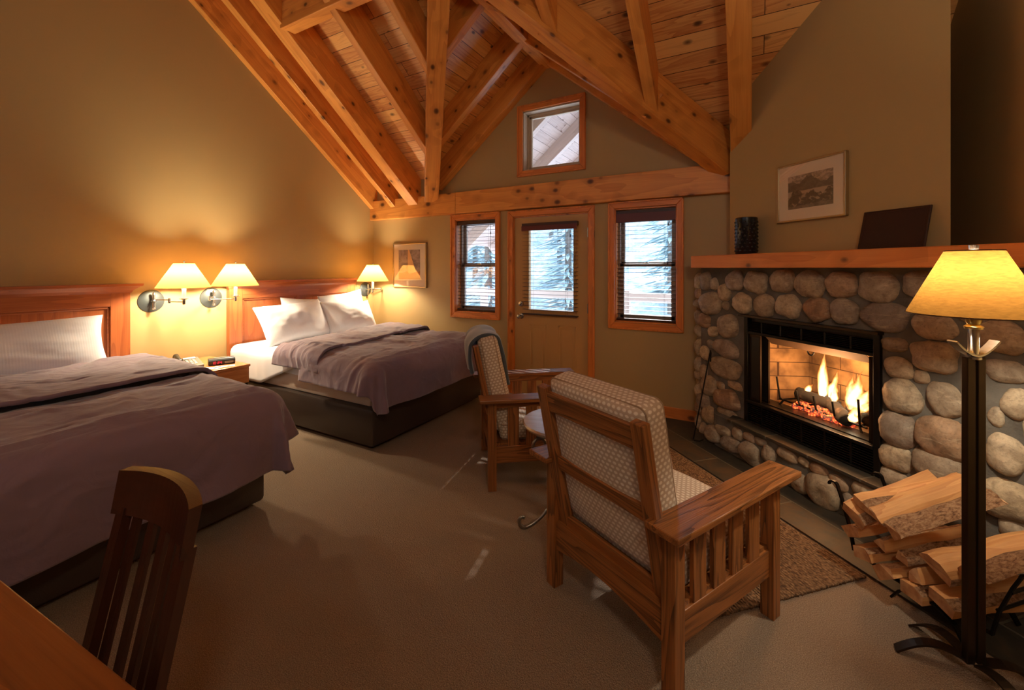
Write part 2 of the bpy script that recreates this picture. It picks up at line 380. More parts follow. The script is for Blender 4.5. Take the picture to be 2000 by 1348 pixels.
def jute():
    t = NT('braided_jute')
    v = t.coords(jitter=False)
    w = t.n('TexWave', {'Vector': v, 'Scale': 21.0, 'Distortion': 2.5, 'Detail': 2.0, 'Detail Scale': 6.0}, bands_direction='Y')
    b = t.n('TexVoronoi', {'Vector': t.n('Mapping', {'Vector': v, 'Scale': (60, 90, 60)}).outputs[0], 'Scale': 1.0})
    n = t.n('TexNoise', {'Vector': v, 'Scale': 120.0, 'Detail': 3.0})
    f = t.math('ADD', t.math('MULTIPLY', b.outputs['Distance'], .6), t.math('MULTIPLY', n.outputs[0], .6))
    c = t.ramp(f, [(.25, srgb(176, 142, 106)), (.55, srgb(140, 106, 74)), (.85, srgb(84, 58, 38))])
    return t.pbr(c, .95, normal=t.bump(t.math('ADD', w.outputs[1], t.math('MULTIPLY', b.outputs['Distance'], -1.2)), .9, .008))
M['jute'] = jute()
def art_mountain():
    t = NT('mountain_photograph_print')
    g = t.n('TexCoord').outputs['Generated']
    s = t.n('SeparateXYZ', {'Vector': g}); x, z = s.outputs[0], s.outputs[2]
    def layer(a, b, c, seed):
        n = t.n('TexNoise', {'Vector': t.n('CombineXYZ', {0: t.math('MULTIPLY', x, b), 1: seed, 2: 0.0}).outputs[0], 'Scale': 1.0, 'Detail': 4.0})
        hgt = t.math('MULTIPLY_ADD', n.outputs[0], c, a)
        return t.ramp(t.math('MULTIPLY', t.math('SUBTRACT', hgt, z), 20.0), [(.3, (0, 0, 0)), (.7, (1, 1, 1))])
    tex = t.n('TexNoise', {'Vector': t.n('Mapping', {'Vector': g, 'Scale': (9, 1, 9), 'Rotation': (0, .5, 0)}).outputs[0], 'Scale': 1.0, 'Detail': 6.0, 'Distortion': 1.0})
    sky = t.ramp(tex.outputs[0], [(.4, srgb(190, 164, 142)), (.6, srgb(120, 104, 92))])
    mid = t.ramp(tex.outputs[0], [(.35, srgb(60, 52, 46)), (.65, srgb(96, 84, 74))])
    low = t.ramp(tex.outputs[0], [(.3, srgb(34, 30, 28)), (.55, srgb(70, 60, 52)), (.7, srgb(170, 148, 128))])
    base = t.ramp(tex.outputs[0], [(.35, srgb(90, 78, 70)), (.65, srgb(130, 114, 100))])
    c = t.mix(layer(.45, 3.0, .75, 3.1), sky, mid)
    c = t.mix(layer(.50, 2.0, .1, 9.0), c, srgb(176, 152, 132))
    c = t.mix(layer(.05, 4.0, .85, 5.7), c, low)
    c = t.mix(layer(.0, 1.5, .25, 2.2), c, base)
    return t.pbr(c, .6)
M['art1'] = art_mountain()
def art_plain():
    t = NT('abstract_print')
    g = t.n('TexCoord').outputs['Generated']
    s = t.n('SeparateXYZ', {'Vector': g}); x, z = s.outputs[0], s.outputs[2]
    n = t.n('TexNoise', {'Vector': g, 'Scale': 4.0, 'Detail': 4.0, 'Distortion': 1.5})
    bgc = t.ramp(n.outputs[0], [(.35, srgb(96, 78, 84)), (.6, srgb(160, 140, 140))])
    # pale leaning triangle over a rust foreground
    left = t.math('MULTIPLY_ADD', z, .02, .42); right = t.math('MULTIPLY_ADD', z, -.42, .92)
    tri = t.math('MULTIPLY', t.math('GREATER_THAN', x, left), t.math('LESS_THAN', x, right))
    c = t.mix(tri, bgc, srgb(212, 164, 118))
    low = t.math('LESS_THAN', z, t.math('MULTIPLY_ADD', n.outputs[0], .3, .08))
    c = t.mix(low, c, srgb(168, 96, 50))
    return t.pbr(c, .6)
M['art2'] = art_plain()

# ------------------------------------------------------------------ mesh toolkit
class MB:
    def __init__(s): s.bm = bmesh.new()
    def box(s, c, size, rot=None, bev=0.0, seg=2):
        m = Matrix.Translation(c)
        if rot is not None: m = m @ (rot.to_4x4() if isinstance(rot, Matrix) else Euler(rot).to_matrix().to_4x4())
        m = m @ Matrix.Diagonal((*size, 1))
        r = bmesh.ops.create_cube(s.bm, size=1, matrix=m)
        if bev > 0:
            es = list({e for v in r['verts'] for e in v.link_edges})
            bmesh.ops.bevel(s.bm, geom=es, offset=bev, segments=seg, profile=.5, affect='EDGES', clamp_overlap=True)
        return s
    def span(s, a, b, bev=0.0): # box between two corners
        return s.box([(a[i]+b[i])/2 for i in range(3)], [abs(b[i]-a[i]) for i in range(3)], bev=bev)
    def prism(s, pts, ext, bev=0.0, mi=0, mi_cap=None): # planar polygon pts (3d), extruded by vector ext
        e = Vector(ext); p = [Vector(q) for q in pts]; n = len(p)
        a = [s.bm.verts.new(q) for q in p]; b = [s.bm.verts.new(q+e) for q in p]
        fs = [s.bm.faces.new(a), s.bm.faces.new(b[::-1])]
        for i in range(n):
            f = s.bm.faces.new((a[i], b[i], b[(i+1) % n], a[(i+1) % n])); f.material_index = mi
        for f in fs: f.material_index = mi if mi_cap is None else mi_cap
        if bev: bmesh.ops.bevel(s.bm, geom=list({ed for v in a+b for ed in v.link_edges}), offset=bev, segments=2, profile=.5, affect='EDGES', clamp_overlap=True)
        return s
    def tube(s, pts, r, seg=10, closed=False, flat=None):
        pts = [Vector(p) for p in pts]; n = len(pts); rings = []
        rr = r if isinstance(r, (list, tuple)) else [r]*n
        up = Vector((0, 0, 1)); prev = None
        for i, p in enumerate(pts):
            if closed: d = pts[(i+1) % n]-pts[i-1]
            else: d = pts[min(i+1, n-1)]-pts[max(i-1, 0)]
            if d.length < 1e-9: d = Vector((0, 0, 1))
            d.normalize()
            if prev is None:
                a = d.cross(up)
                if a.length < .05: a = d.cross(Vector((0, 1, 0)))
                a.normalize()
            else:
                a = prev - d*prev.dot(d)
                if a.length < 1e-6: a = d.orthogonal()
                a.normalize()
            prev = a; b = d.cross(a)
            fa, fb = (rr[i], rr[i]) if flat is None else (rr[i]*flat[0], rr[i]*flat[1])
            rings.append([s.bm.verts.new(p + a*fa*math.cos(2*math.pi*k/seg) + b*fb*math.sin(2*math.pi*k/seg)) for k in range(seg)])
        m = n if closed else n-1
        for i in range(m):
            A, B = rings[i], rings[(i+1) % n]
            for k in range(seg): s.bm.faces.new((A[k], A[(k+1) % seg], B[(k+1) % seg], B[k]))
        if not closed:
            s.bm.faces.new(rings[0][::-1]); s.bm.faces.new(rings[-1])
        return s
    def strap(s, pts, width, thick, side): # flat bar swept along pts; side = width direction
        pts = [Vector(p) for p in pts]; sd = Vector(side).normalized(); rings = []
        for i, p in enumerate(pts):
            d = (pts[min(i+1, len(pts)-1)]-pts[max(i-1, 0)]).normalized(); nrm = d.cross(sd).normalized()
            rings.append([s.bm.verts.new(p+sd*a*width/2+nrm*b*thick/2) for a, b in ((-1, -1), (1, -1), (1, 1), (-1, 1))])
        for A, B in zip(rings, rings[1:]):
            for k in range(4): s.bm.faces.new((A[k], A[(k+1) % 4], B[(k+1) % 4], B[k]))
        s.bm.faces.new(rings[0][::-1]); s.bm.faces.new(rings[-1]); return s
    def lathe(s, prof, c=(0, 0, 0), seg=32, axis='z', closed=False):
        rings = []; c = Vector(c)
        for r, z in prof:
            ring = []
            for k in range(seg):
                a = 2*math.pi*k/seg; q = Vector((r*math.cos(a), r*math.sin(a), z))
                if axis == 'x': q = Vector((q.z, q.x, q.y))
                if axis == 'y': q = Vector((q.x, q.z, q.y))
                ring.append(s.bm.verts.new(c+q))
            rings.append(ring)
        pairs = list(zip(rings, rings[1:])) + ([(rings[-1], rings[0])] if closed else [])
        for A, B in pairs:
            for k in range(seg): s.bm.faces.new((A[k], A[(k+1) % seg], B[(k+1) % seg], B[k]))
        if not closed:
            if prof[0][0] > 1e-5: s.bm.faces.new(rings[0][::-1])
            if prof[-1][0] > 1e-5: s.bm.faces.new(rings[-1])
        return s
    def blob(s, c, size, seed=0, sub=3, amp=.18, sq=2.6, rot=None):
        r = bmesh.ops.create_icosphere(s.bm, subdivisions=sub, radius=1); c = Vector(c)
        off = Vector((seed*3.7, seed*1.3, seed*7.1))
        for v in r['verts']:
            n = v.co.normalized()
            k = (abs(n.x)**sq+abs(n.y)**sq+abs(n.z)**sq)**(-1/sq)
            k *= 1+amp*noise.noise(n*1.3+off)*1.6+amp*.35*noise.noise(n*3.6+off)
            q = Vector((n.x*k*size[0], n.y*k*size[1], n.z*k*size[2]))
            if rot is not None: q = rot @ q
            v.co = c+q
        return s
    def grid(s, fn, nu, nv, mi=0):
        vs_ = [[s.bm.verts.new(fn(i/nu, j/nv)) for j in range(nv+1)] for i in range(nu+1)]
        for i in range(nu):
            for j in range(nv):
                f = s.bm.faces.new((vs_[i][j], vs_[i+1][j], vs_[i+1][j+1], vs_[i][j+1])); f.material_index = mi
        return s
    def uvbox(s):
        uvl = s.bm.loops.layers.uv.verify(); s.bm.normal_update()
        for f in s.bm.faces:
            n = f.normal; a = max(range(3), key=lambda i: abs(n[i]))
            for l in f.loops:
                p = l.vert.co
                l[uvl].uv = (p.y, p.z) if a == 0 else (p.x, p.z) if a == 1 else (p.x, p.y)
        return s
    def build(s, name, mat, parent=None, loc=None, rot=None, smooth=False, solid=0.0, sub=0, autos=False, weld=False):
        if weld: bmesh.ops.remove_doubles(s.bm, verts=s.bm.verts, dist=1e-5)
        bmesh.ops.recalc_face_normals(s.bm, faces=s.bm.faces)
        me = bpy.data.meshes.new(name); s.bm.to_mesh(me); s.bm.free()
        mats = mat if isinstance(mat, (list, tuple)) else [mat]
        for m_ in mats: me.materials.append(M[m_] if isinstance(m_, str) else m_)
        o = bpy.data.objects.new(name, me); C.objects.link(o)
        if smooth or autos:
            me.polygons.foreach_set('use_smooth', [True]*len(me.polygons))
            if autos: me.set_sharp_from_angle(angle=R(40))
        if parent: o.parent = parent
        if loc is not None: o.location = loc
        if rot is not None: o.rotation_euler = rot
        if solid: md = o.modifiers.new('thickness', 'SOLIDIFY'); md.thickness = solid; md.offset = -1
        if sub: md = o.modifiers.new('smooth', 'SUBSURF'); md.levels = sub; md.render_levels = sub
        return o
def tag(o, label=None, cat=None, group=None, kind=None):
    if label: o['label'] = label
    if cat: o['category'] = cat
    if group: o['group'] = group
    if kind: o['kind'] = kind
    return o
def thing(name, label, cat, loc=(0, 0, 0), rz=0, group=None):
    o = bpy.data.objects.new(name, None); C.objects.link(o); o.empty_display_size = .1
    o.location = loc; o.rotation_euler = (0, 0, rz)
    return tag(o, label, cat, group)
def struct(o, label=None): return tag(o, label, kind='structure')
def copy_tree(o, parent=None):
    c = o.copy(); C.objects.link(c)
    if parent: c.parent = parent
    for ch in [x for x in bpy.data.objects if x.parent == o and x is not c]:
        k = copy_tree(ch, c); k.matrix_parent_inverse = ch.matrix_parent_inverse.copy()
    return c
DIAG = dict(loc=(-.149, 4.059, 0), rz=-math.pi/4)   # frame of the corner fireplace: x along its face, -y into the room
def dg(s, o, z=0):
    k = math.sqrt(.5); return Vector((-.149+s*k-o*k, 4.059-s*k-o*k, z))
# ================================================================== ROOM
XL, XR, YB, YF = -4.69, 1.13, 4.29, -2.7
SL = .78; KB = 5.58; KP = 5.97      # roof slope; rafter undersides; plank undersides
PX, PZ, DS = -1.947, 3.69, .83      # dormer: ridge x, rafter underside at the ridge, slope
DP = PZ+.30
struct(MB().span((XL-.2, YF-.2, -.2), (XR+.2, YB+.2, 0)).build('floor', 'carpet'))
YR = .4; ZR = KP-SL*YR              # main ridge in front of the purlin
# side walls follow the roof
def sidewall(name, x0, x1):
    pts = [(x0, YF, 0), (x0, YB, 0), (x0, YB, KP-SL*YB+.02), (x0, YR, ZR+.02), (x0, YF, ZR-SL*(YR-YF)+.02)]
    return struct(MB().prism(pts, (x1-x0, 0, 0)).build(name, 'wall'))
sidewall('wall_left', XL-.15, XL); sidewall('wall_right', XR, XR+.15)
struct(MB().span((XL-.15, YF-.15, 0), (XR+.15, YF, 2.95)).build('wall_front', 'wall'))
# back wall with its openings and the dormer gable
WIN = {1: (-3.235, -2.635, .905, 2.055), 2: (-1.21, -.607, .905, 2.055), 3: (-2.275, -1.578, 2.567, 3.243)}
DOOR = (-2.397, -1.485, 0.0, 2.045)
def backtop(x): return max(KP-SL*YB, DP-DS*abs(x-PX))+.02
holes = list(WIN.values())+[DOOR]
xs = sorted({XL-.15, XR+.15, PX, PX-(DP-(KP-SL*YB))/DS, PX+(DP-(KP-SL*YB))/DS} | {h[0] for h in holes} | {h[1] for h in holes})
mb = MB()
for x0, x1 in zip(xs, xs[1:]):
    xm = (x0+x1)/2; hs = sorted([(h[2], h[3]) for h in holes if h[0] < xm < h[1]]); z = 0.0
    for a, b in hs:
        if a > z: mb.span((x0, YB, z), (x1, YB+.17, a))
        z = b
    mb.prism([(x0, YB, z), (x1, YB, z), (x1, YB, backtop(x1)), (x0, YB, backtop(x0))], (0, .17, 0))
struct(mb.build('wall_back', 'wall'))
# chimney chase across the corner
pts = [(-.149, 4.059), (.901, 3.008), (.901, 4.29), (-.149, 4.29)]
mb = MB(); a = [mb.bm.verts.new((x, y, 1.50)) for x, y in pts]; b = [mb.bm.verts.new((x, y, KP-SL*y+.02)) for x, y in pts]
mb.bm.faces.new(a); mb.bm.faces.new(b[::-1])
for i in range(4): mb.bm.faces.new((a[i], b[i], b[(i+1) % 4], a[(i+1) % 4]))
struct(mb.build('wall_fireplace', 'wall'))

# ceilings: object frames lie in the roof planes so the boards run true
def plane_obj(name, poly, origin, xdir, normal, mat, thick=.04):
    X = Vector(xdir).normalized(); Z = Vector(normal).normalized(); Y = Z.cross(X).normalized(); X = Y.cross(Z)
    mat4 = Matrix((X, Y, Z)).transposed().to_4x4(); mat4.translation = Vector(origin); inv = mat4.inverted()
    p = [inv @ Vector(q) for q in poly]
    for q in p: q.z = 0
    mb = MB().prism(p, (0, 0, thick)); o = mb.build(name, mat); o.matrix_world = mat4; return o
zm = lambda y: KP-SL*y
hw = (DP-zm(YB))/DS; yv = (KP-DP)/SL
n1 = (0, SL, 1)
struct(plane_obj('ceiling', [(XL-.1, YB+.1, zm(YB+.1)), (PX-hw-.1*DS, YB+.1, zm(YB+.1)), (PX, yv, DP), (PX, YR, zm(YR)), (XL-.1, YR, zm(YR))], (XL, YB, zm(YB)), (1, 0, 0), n1, 'planks'))
struct(plane_obj('ceiling', [(XR+.1, YB+.1, zm(YB+.1)), (PX+hw+.1*DS, YB+.1, zm(YB+.1)), (PX, yv, DP), (PX, YR, zm(YR)), (XR+.1, YR, zm(YR))], (PX+.4, YB, zm(YB)), (1, 0, 0), n1, 'planks'))
struct(plane_obj('ceiling', [(XL-.1, YR, ZR), (XR+.1, YR, ZR), (XR+.1, YF-.1, ZR-SL*(YR-YF+.1)), (XL-.1, YF-.1, ZR-SL*(YR-YF+.1))], (XL, YR, ZR), (1, 0, 0), (0, -SL, 1), 'planks'))
YO = 7.2                            # the gable carries on outside over the porch
for sgn in (-1, 1):
    zd = lambda x: DP-DS*abs(x-PX)
    struct(plane_obj('ceiling', [(PX, yv, DP), (PX, YB+.03, DP), (PX+sgn*hw, YB+.03, zd(PX+hw)), (PX+sgn*hw, YB, zd(PX+hw))], (PX, yv, DP), (0, 1, 0), (sgn*DS, 0, 1), 'planks'))
    ex = hw+.9
    tag(plane_obj('porch_roof', [(PX, YB+.17, DP+.02), (PX, YO, DP+.02), (PX+sgn*ex, YO, zd(PX+ex)), (PX+sgn*ex, YB+.17, zd(PX+ex))], (PX, YB, DP), (0, 1, 0), (sgn*DS, 0, 1), 'porchplanks'),
        'boarded '+('left' if sgn < 0 else 'right')+' slope of the porch roof outside the windows', 'roof')

# ------------------------------------------------------------------ timber frame
def beam(name, p0, p1, w, h, label, mat='pinex', up=(0, 0, 1), bev=.006, parent=None, cat='beam', ext=0.0):
    """beam whose underside centre line runs p0 -> p1; local x is the grain"""
    p0, p1 = Vector(p0), Vector(p1); X = (p1-p0).normalized(); Y = Vector(up).cross(X).normalized(); Z = X.cross(Y)
    L = (p1-p0).length
    o = MB().box((L/2, 0, h/2), (L+ext, w, h), bev=bev).build(name, mat)
    m = Matrix((X, Y, Z)).transposed().to_4x4(); m.translation = p0
    o.matrix_world = m
    return tag(o, label, cat)
RH = .31
def rafter(x0, x1, y0, y1, label, k=KB, h=RH):
    x = (x0+x1)/2
    return beam('rafter', (x, y0, k-SL*y0), (x, y1, k-SL*y1), x1-x0, h, label)
PUR = 2.44
rafter(-4.69, -4.615, 4.235, .5, 'pine rafter fixed flat against the tall khaki left wall')
rafter(-4.29, -4.208, 4.235, .5, 'slim pine rafter between the wall rafter and the thick double rafter')
rafter(-3.965, -3.80, 4.235, .5, 'thick pine rafter that carries the left end of the cross purlin')
rafter(-3.19, -3.112, 3.72, .5, 'slim pine rafter that dies into the left valley beam low down')
rafter(-2.605, -2.525, 3.05, .5, 'slim pine rafter that dies into the left valley beam high up')
rafter(-1.375, -1.286, 3.02, .5, 'short pine rafter meeting the right valley beam nearest the gable ridge')
rafter(-.754, -.664, 3.66, .5, 'pine rafter meeting the right valley beam halfway down')
rafter(-.143, .012, 4.06, .5, 'broad knotty pine rafter beside the fireplace chimney wall', k=KB+.02, h=.29)
z0 = KB-SL*2.5
tag(MB().span((-3.83, 2.375, z0+.06), (XR, 2.505, z0+.42), bev=.006).build('purlin', 'pinex'),
    'heavy cross purlin with a large knot, high across the left rafters', 'beam')
ap = (PX, 2.40, KB-SL*2.40)
vL = (-3.56, 4.215); vR = (-.215, 4.235)
beam('valley_beam', (vL[0], vL[1], KB-SL*vL[1]), (PX-.05, 2.46, KB-SL*2.46), .175, .34, 'left valley beam, rising like a post from the header beam', up=(0, 0, 1))
beam('valley_beam', (vR[0], vR[1], KB-SL*vR[1]), (PX+.05, 2.46, KB-SL*2.46), .16, .34, 'right valley beam crossing above the small gable window', up=(0, 0, 1))
beam('ridge_beam', (PX, 2.45, PZ-.02), (PX, YB, PZ-.02), .12, .24, 'small ridge beam at the peak of the window gable')
# dormer rafters, left slope and right slope
for (y0, y1, name) in ((4.17, 4.29, 'against the gable wall'), (3.655, 3.745, 'second from the gable wall'), (2.955, 3.035, 'nearest the purlin')):
    for sgn in (-1, 1):
        ym = (y0+y1)/2; reach = min(1.50, max(.12, (KB-PZ-SL*0)/1 if False else (ym-2.45)/1.064))
        beam('gable_rafter', (PX+sgn*reach, ym, PZ-DS*reach), (PX, ym, PZ), y1-y0, .23, f'{"left" if sgn<0 else "right"} slope gable rafter {name}')
# header beam along the back wall
hb = tag(MB().span((-4.69, 4.222, 2.127), (-3.19, 4.30, 2.392), bev=.005).build('header_beam', 'pinex'), 'left length of the knotty pine header beam over the framed picture', 'beam')
hb = tag(MB().span((-3.187, 4.222, 2.127), (-.15, 4.30, 2.392), bev=.005).build('header_beam', 'pinex'), 'long right length of the knotty pine header beam over the door and windows', 'beam')
# porch timbers seen through the glass
for i, y in enumerate((5.1, 6.1, 7.1)):
    for sgn in (-1, 1):
        beam('porch_rafter', (PX+sgn*(hw+.8), y, DP-.24-DS*(hw+.8)), (PX, y, DP-.24), .1, .22, f'{"left" if sgn<0 else "right"} slope porch rafter outside, {("nearest the wall","in the middle","at the outer edge")[i]}', mat='porchx')

# ------------------------------------------------------------------ windows, door
def frame_rect(x0, x1, z0, z1, w, y0, y1, name, parent, mats=('trimx', 'trimz'), bottom=True, step=True):
    """mitred casing of four moulded boards around an opening (outer size x0..x1,z0..z1)"""
    obs = []
    def board(p, ext_pts, mat):
        mb = MB(); mb.prism(p, (0, y1-y0, 0), bev=.006)
        return mb.build(name, mat, parent)
    obs.append(board([(x0, y0, z1), (x1, y0, z1), (x1-w, y0, z1-w), (x0+w, y0, z1-w)], 0, mats[0]))
    if bottom: obs.append(board([(x0, y0, z0), (x0+w, y0, z0+w), (x1-w, y0, z0+w), (x1, y0, z0)], 0, mats[0]))
    zb = z0+w if bottom else z0
    obs.append(board([(x0, y0, z0), (x0, y0, z1), (x0+w, y0, z1-w), (x0+w, y0, zb)], 0, mats[1]))
    obs.append(board([(x1, y0, z0), (x1-w, y0, zb), (x1-w, y0, z1-w), (x1, y0, z1)], 0, mats[1]))
    if step: # raised outer bead
        r = .018; mb = MB()
        for a, b in (((x0, z1-r), (x1, z1)), ((x0, z0), (x0+r, z1)), ((x1-r, z0), (x1, z1))) + ((((x0, z0), (x1, z0+r)),) if bottom else ()):
            mb.span((a[0], y0-.010, a[1]), (b[0], y0+.004, b[1]), bev=.004)
        mb.build('bead', mats[1], obs[0])
    return obs
def root(name, loc=(0, 0, 0)):
    o = bpy.data.objects.new(name, None); C.objects.link(o); o.location = loc; o.empty_display_size = .1; return o
for k, (x0, x1, z0, z1) in WIN.items():
    w = root(f'window_{k}', ((x0+x1)/2, YB, z0)); struct(w)
    cx, cz = (x0+x1)/2, z0
    X0, X1, Z0, Z1 = x0-cx, x1-cx, 0, z1-z0
    frame_rect(X0-.062, X1+.062, Z0-.07, Z1+.068, .066, -.022, 0.004, 'casing', w)
    # jamb liner
    mb = MB()
    for a, b in (((X0, 0, Z0), (X0+.012, .10, Z1)), ((X1-.012, 0, Z0), (X1, .10, Z1)), ((X0, 0, Z1-.012), (X1, .10, Z1)), ((X0, 0, Z0), (X1, .10, Z0+.012))): mb.span(a, b)
    mb.build('jamb', 'trimz' if k < 3 else 'vinyl', w)
    mat = 'vinylgrey' if k < 3 else 'vinyl'
    def sash(za, zb, y, fw, nm='sash'):
        mb = MB()
        mb.span((X0+.03, y, za), (X0+.03+fw, y+.035, zb), bev=.003); mb.span((X1-.03-fw, y, za), (X1-.03, y+.035, zb), bev=.003)
        mb.span((X0+.03, y, za), (X1-.03, y+.035, za+fw*.9), bev=.003); mb.span((X0+.03, y, zb-fw*.9), (X1-.03, y+.035, zb), bev=.003)
        so = mb.build(nm, mat, w)
        MB().span((X0+.03+fw, y+.014, za+fw*.8), (X1-.03-fw, y+.018, zb-fw*.8)).build('pane', 'glass', so)
    mb = MB() # outer vinyl frame
    for a, b in (((X0+.012, .095, Z0+.012), (X0+.034, .165, Z1-.012)), ((X1-.034, .095, Z0+.012), (X1-.012, .165, Z1-.012)), ((X0+.012, .095, Z1-.034), (X1-.012, .165, Z1-.012)), ((X0+.012, .095, Z0+.012), (X1-.012, .165, Z0+.034))): mb.span(a, b)
    mb.build('window_frame', mat, w)
    if k < 3:
        zm_ = 1.49-z0
        sash(Z0+.03, zm_+.012, .100, .04); sash(zm_-.012, Z1-.03, .138, .04)
        MB().box((0, .094, zm_+.008), (.05, .02, .018), bev=.004).box((0, .092, zm_+.02), (.018, .012, .012), bev=.003).build('sash_lock', 'nickel', w)
    else: sash(Z0+.03, Z1-.03, .11, .03)

# blinds
def blind(name, label, x0, x1, ztop, zbot, y, vz, red, depth=.046, stack=0):
    t = thing(name, label, 'blind', ((x0+x1)/2, y, ztop)); W = (x1-x0)/2; H = ztop-zbot
    MB().span((-W, -.03, -.045), (W, .03, 0), bev=.003).build('headrail', 'blind', t)
    if red: MB().span((-W, -.038, -vz), (W, -.032, -.03), bev=.002).build('valance', 'blindred', t)
    pitch = .0425; n = int((H-.075)/pitch); mb = MB()
    for i in range(n):
        z = -.075-i*pitch
        mb.box((0, 0, z), (2*W-.01, depth, .0028), rot=(R(3), 0, 0))
    mb.build('slats', 'blind', t)
    MB().span((-W, -.025, -H), (W, .025, -H+.016), bev=.004).build('bottom_rail', 'blind', t)
    mb = MB()
    for sx in (-.62, .62):
        for sy in (-.024, .024): mb.tube([(sx*W, sy, -.04), (sx*W, sy, -H+.01)], .0010, 5)
    mb.build('ladder_cord', 'cord', t)
    for dx, zl in ((W-.075, -.52 if red else -.63),):
        mb = MB().tube([(dx, -.034, -.03), (dx, -.036, zl)], .0013, 5); mb.tube([(dx+.004, -.034, -.03), (dx+.005, -.036, -.14)], .0013, 5)
        c = mb.build('pull_cord', 'cord', t)
        for tx, tz in ((dx, zl), (dx+.005, -.14)): MB().lathe([(.0, 0), (.005, -.004), (.007, -.03), (.0, -.034)], (tx, -.036, tz), 10).build('tassel', 'darkwoodz', c)
    return t
blind('venetian_blind', 'dark wooden venetian blind in the narrow left window beside the framed picture', -3.222, -2.648, 2.035, .93, YB+.045, .1, False)
blind('venetian_blind', 'dark venetian blind with a mahogany valance in the right window by the fireplace', -1.197, -.62, 2.035, .925, YB+.045, .12, True)
blind('venetian_blind', 'dark venetian blind mounted over the glass of the garden door', -2.255, -1.595, 1.955, .925, YB-.035, .085, True)

# door
d = struct(root('door_1', (PX+.006, YB, 0)))
cx = PX+.006; X0, X1 = DOOR[0]-cx, DOOR[1]-cx
frame_rect(X0-.065, X1+.065, 0, 2.113, .066, -.022, .004, 'casing', d, bottom=False)
mb = MB(); 
for a, b in (((X0, .0, 0), (X0+.012, .15, 2.045)), ((X1-.012, 0, 0), (X1, .15, 2.045)), ((X0, 0, 2.033), (X1, .15, 2.045))): mb.span(a, b)
mb.build('door_jamb', 'trimz', d)
gx0, gx1, gz0, gz1 = -2.20-cx, -1.66-cx, .985, 1.89
sx0, sx1, sy0, sy1 = X0+.014, X1-.014, .012, .057
slab = MB()
for a, b in (((sx0, sy0, .012), (sx1, sy1, gz0)), ((sx0, sy0, gz1), (sx1, sy1, 2.03)), ((sx0, sy0, gz0), (gx0, sy1, gz1)), ((gx1, sy0, gz0), (sx1, sy1, gz1))): slab.span(a, b)
slab.build('door_slab', 'doorpaint', d)
mb = MB()
for a, b in (((gx0-.03, sy0-.008, gz0-.03), (gx1+.03, sy0+.002, gz0)), ((gx0-.03, sy0-.008, gz1), (gx1+.03, sy0+.002, gz1+.03)), ((gx0-.03, sy0-.008, gz0), (gx0, sy0+.002, gz1)), ((gx1, sy0-.008, gz0), (gx1+.03, sy0+.002, gz1))): mb.span(a, b, bev=.003)
mb.build('glass_bead', 'doorpaint', d)
MB().span((gx0, .03, gz0), (gx1, .036, gz1)).build('pane', 'glass', d)
for px0, px1 in ((-2.195-cx, -1.985-cx), (-1.84-cx, -1.628-cx)):
    mb = MB()
    for a, b in (((px0, .0, .20), (px1, 0, .22)), ((px0, 0, .80), (px1, 0, .82)), ((px0, 0, .20), (px0+.02, 0, .82)), ((px1-.02, 0, .20), (px1, 0, .82))):
        mb.span((a[0], sy0-.005, a[2]), (b[0], sy0+.002, b[2]), bev=.003)
    mb.span((px0+.045, sy0-.007, .245), (px1-.045, sy0+.002, .775), bev=.006)
    mb.build('raised_panel', 'doorpaint', d)
MB().lathe([(0, -.022), (.028, -.018), (.033, 0)], (-2.30-cx, sy0, 1.04), 24, 'y').box((-2.30-cx, sy0-.03, 1.04), (.008, .016, .03), rot=(0, R(35), 0), bev=.002).build('deadbolt', 'nickel', d)
MB().lathe([(.0, -.075), (.022, -.072), (.029, -.055), (.022, -.038), (.012, -.03), (.012, -.01), (.032, -.006), (.034, 0)], (-2.30-cx, sy0, .90), 24, 'y').build('door_knob', 'nickel', d)
for z in (.22, 1.02, 1.83):
    MB().tube([(X1-.012, -.002, z-.05), (X1-.012, -.002, z+.05)], .006, 8).build('hinge', 'pewter', d)
MB().span((X0, -.01, 0), (X1, .15, .014), bev=.003).build('threshold', 'bronze', d)
# baseboards
def base(name, a, b, mat='trimx', h=.115):
    a, b = Vector((*a, 0)), Vector((*b, 0)); L = (b-a).length; an = math.atan2(b.y-a.y, b.x-a.x)
    return struct(MB().span((0, 0, 0), (L, .014, h), bev=.004).build(name, mat, loc=a, rot=(0, 0, an)))
base('baseboard_back', (-.35, YB), (-1.41, YB)); base('baseboard_back', (-2.468, YB), (XL, YB)); base('baseboard_left', (XL, YB), (XL, YF)); base('baseboard_right', (XR, YF), (XR, 2.2))

# ------------------------------------------------------------------ outside
tag(MB().span((-9, YB+.17, -.25), (7, 7.8, -.05)).build('porch_deck', 'snow'), 'snow-covered porch deck outside the door', 'deck')
tag(MB().span((-70, 7.8, -1.4), (60, 120, -1.2)).build('snowy_ground', 'snow'), 'snow-covered ground beyond the porch', 'ground', kind='structure')
def slope(u, v):
    x = -75+130*u; y = 15+60*v; return (x, y, -1.4+(y-15)*.50+1.6*noise.noise(Vector((x*.12, y*.12, 0)))*min(1, v*4)+.5*noise.noise(Vector((x*.6, y*.6, 3))))
tag(MB().grid(slope, 160, 90).build('forest_slope', 'slope', smooth=True), 'pale frosted hillside rising behind the trees', 'hill', kind='structure')
rl = thing('porch_railing', 'wooden railing along the outer edge of the porch', 'railing', (-1.9, 7.5, -.05))
MB().span((-6, -.07, .93), (6, .07, 1.07), bev=.02).build('handrail', 'porchx', rl); MB().span((-6, -.03, .12), (6, .03, .18)).build('bottom_rail', 'porchx', rl)
for x in (-6, -3, 0, 3, 6): MB().span((x-.06, -.06, 0), (x+.06, .06, 1.1)).build('post', 'porchz', rl)
rnd = random.Random(3)
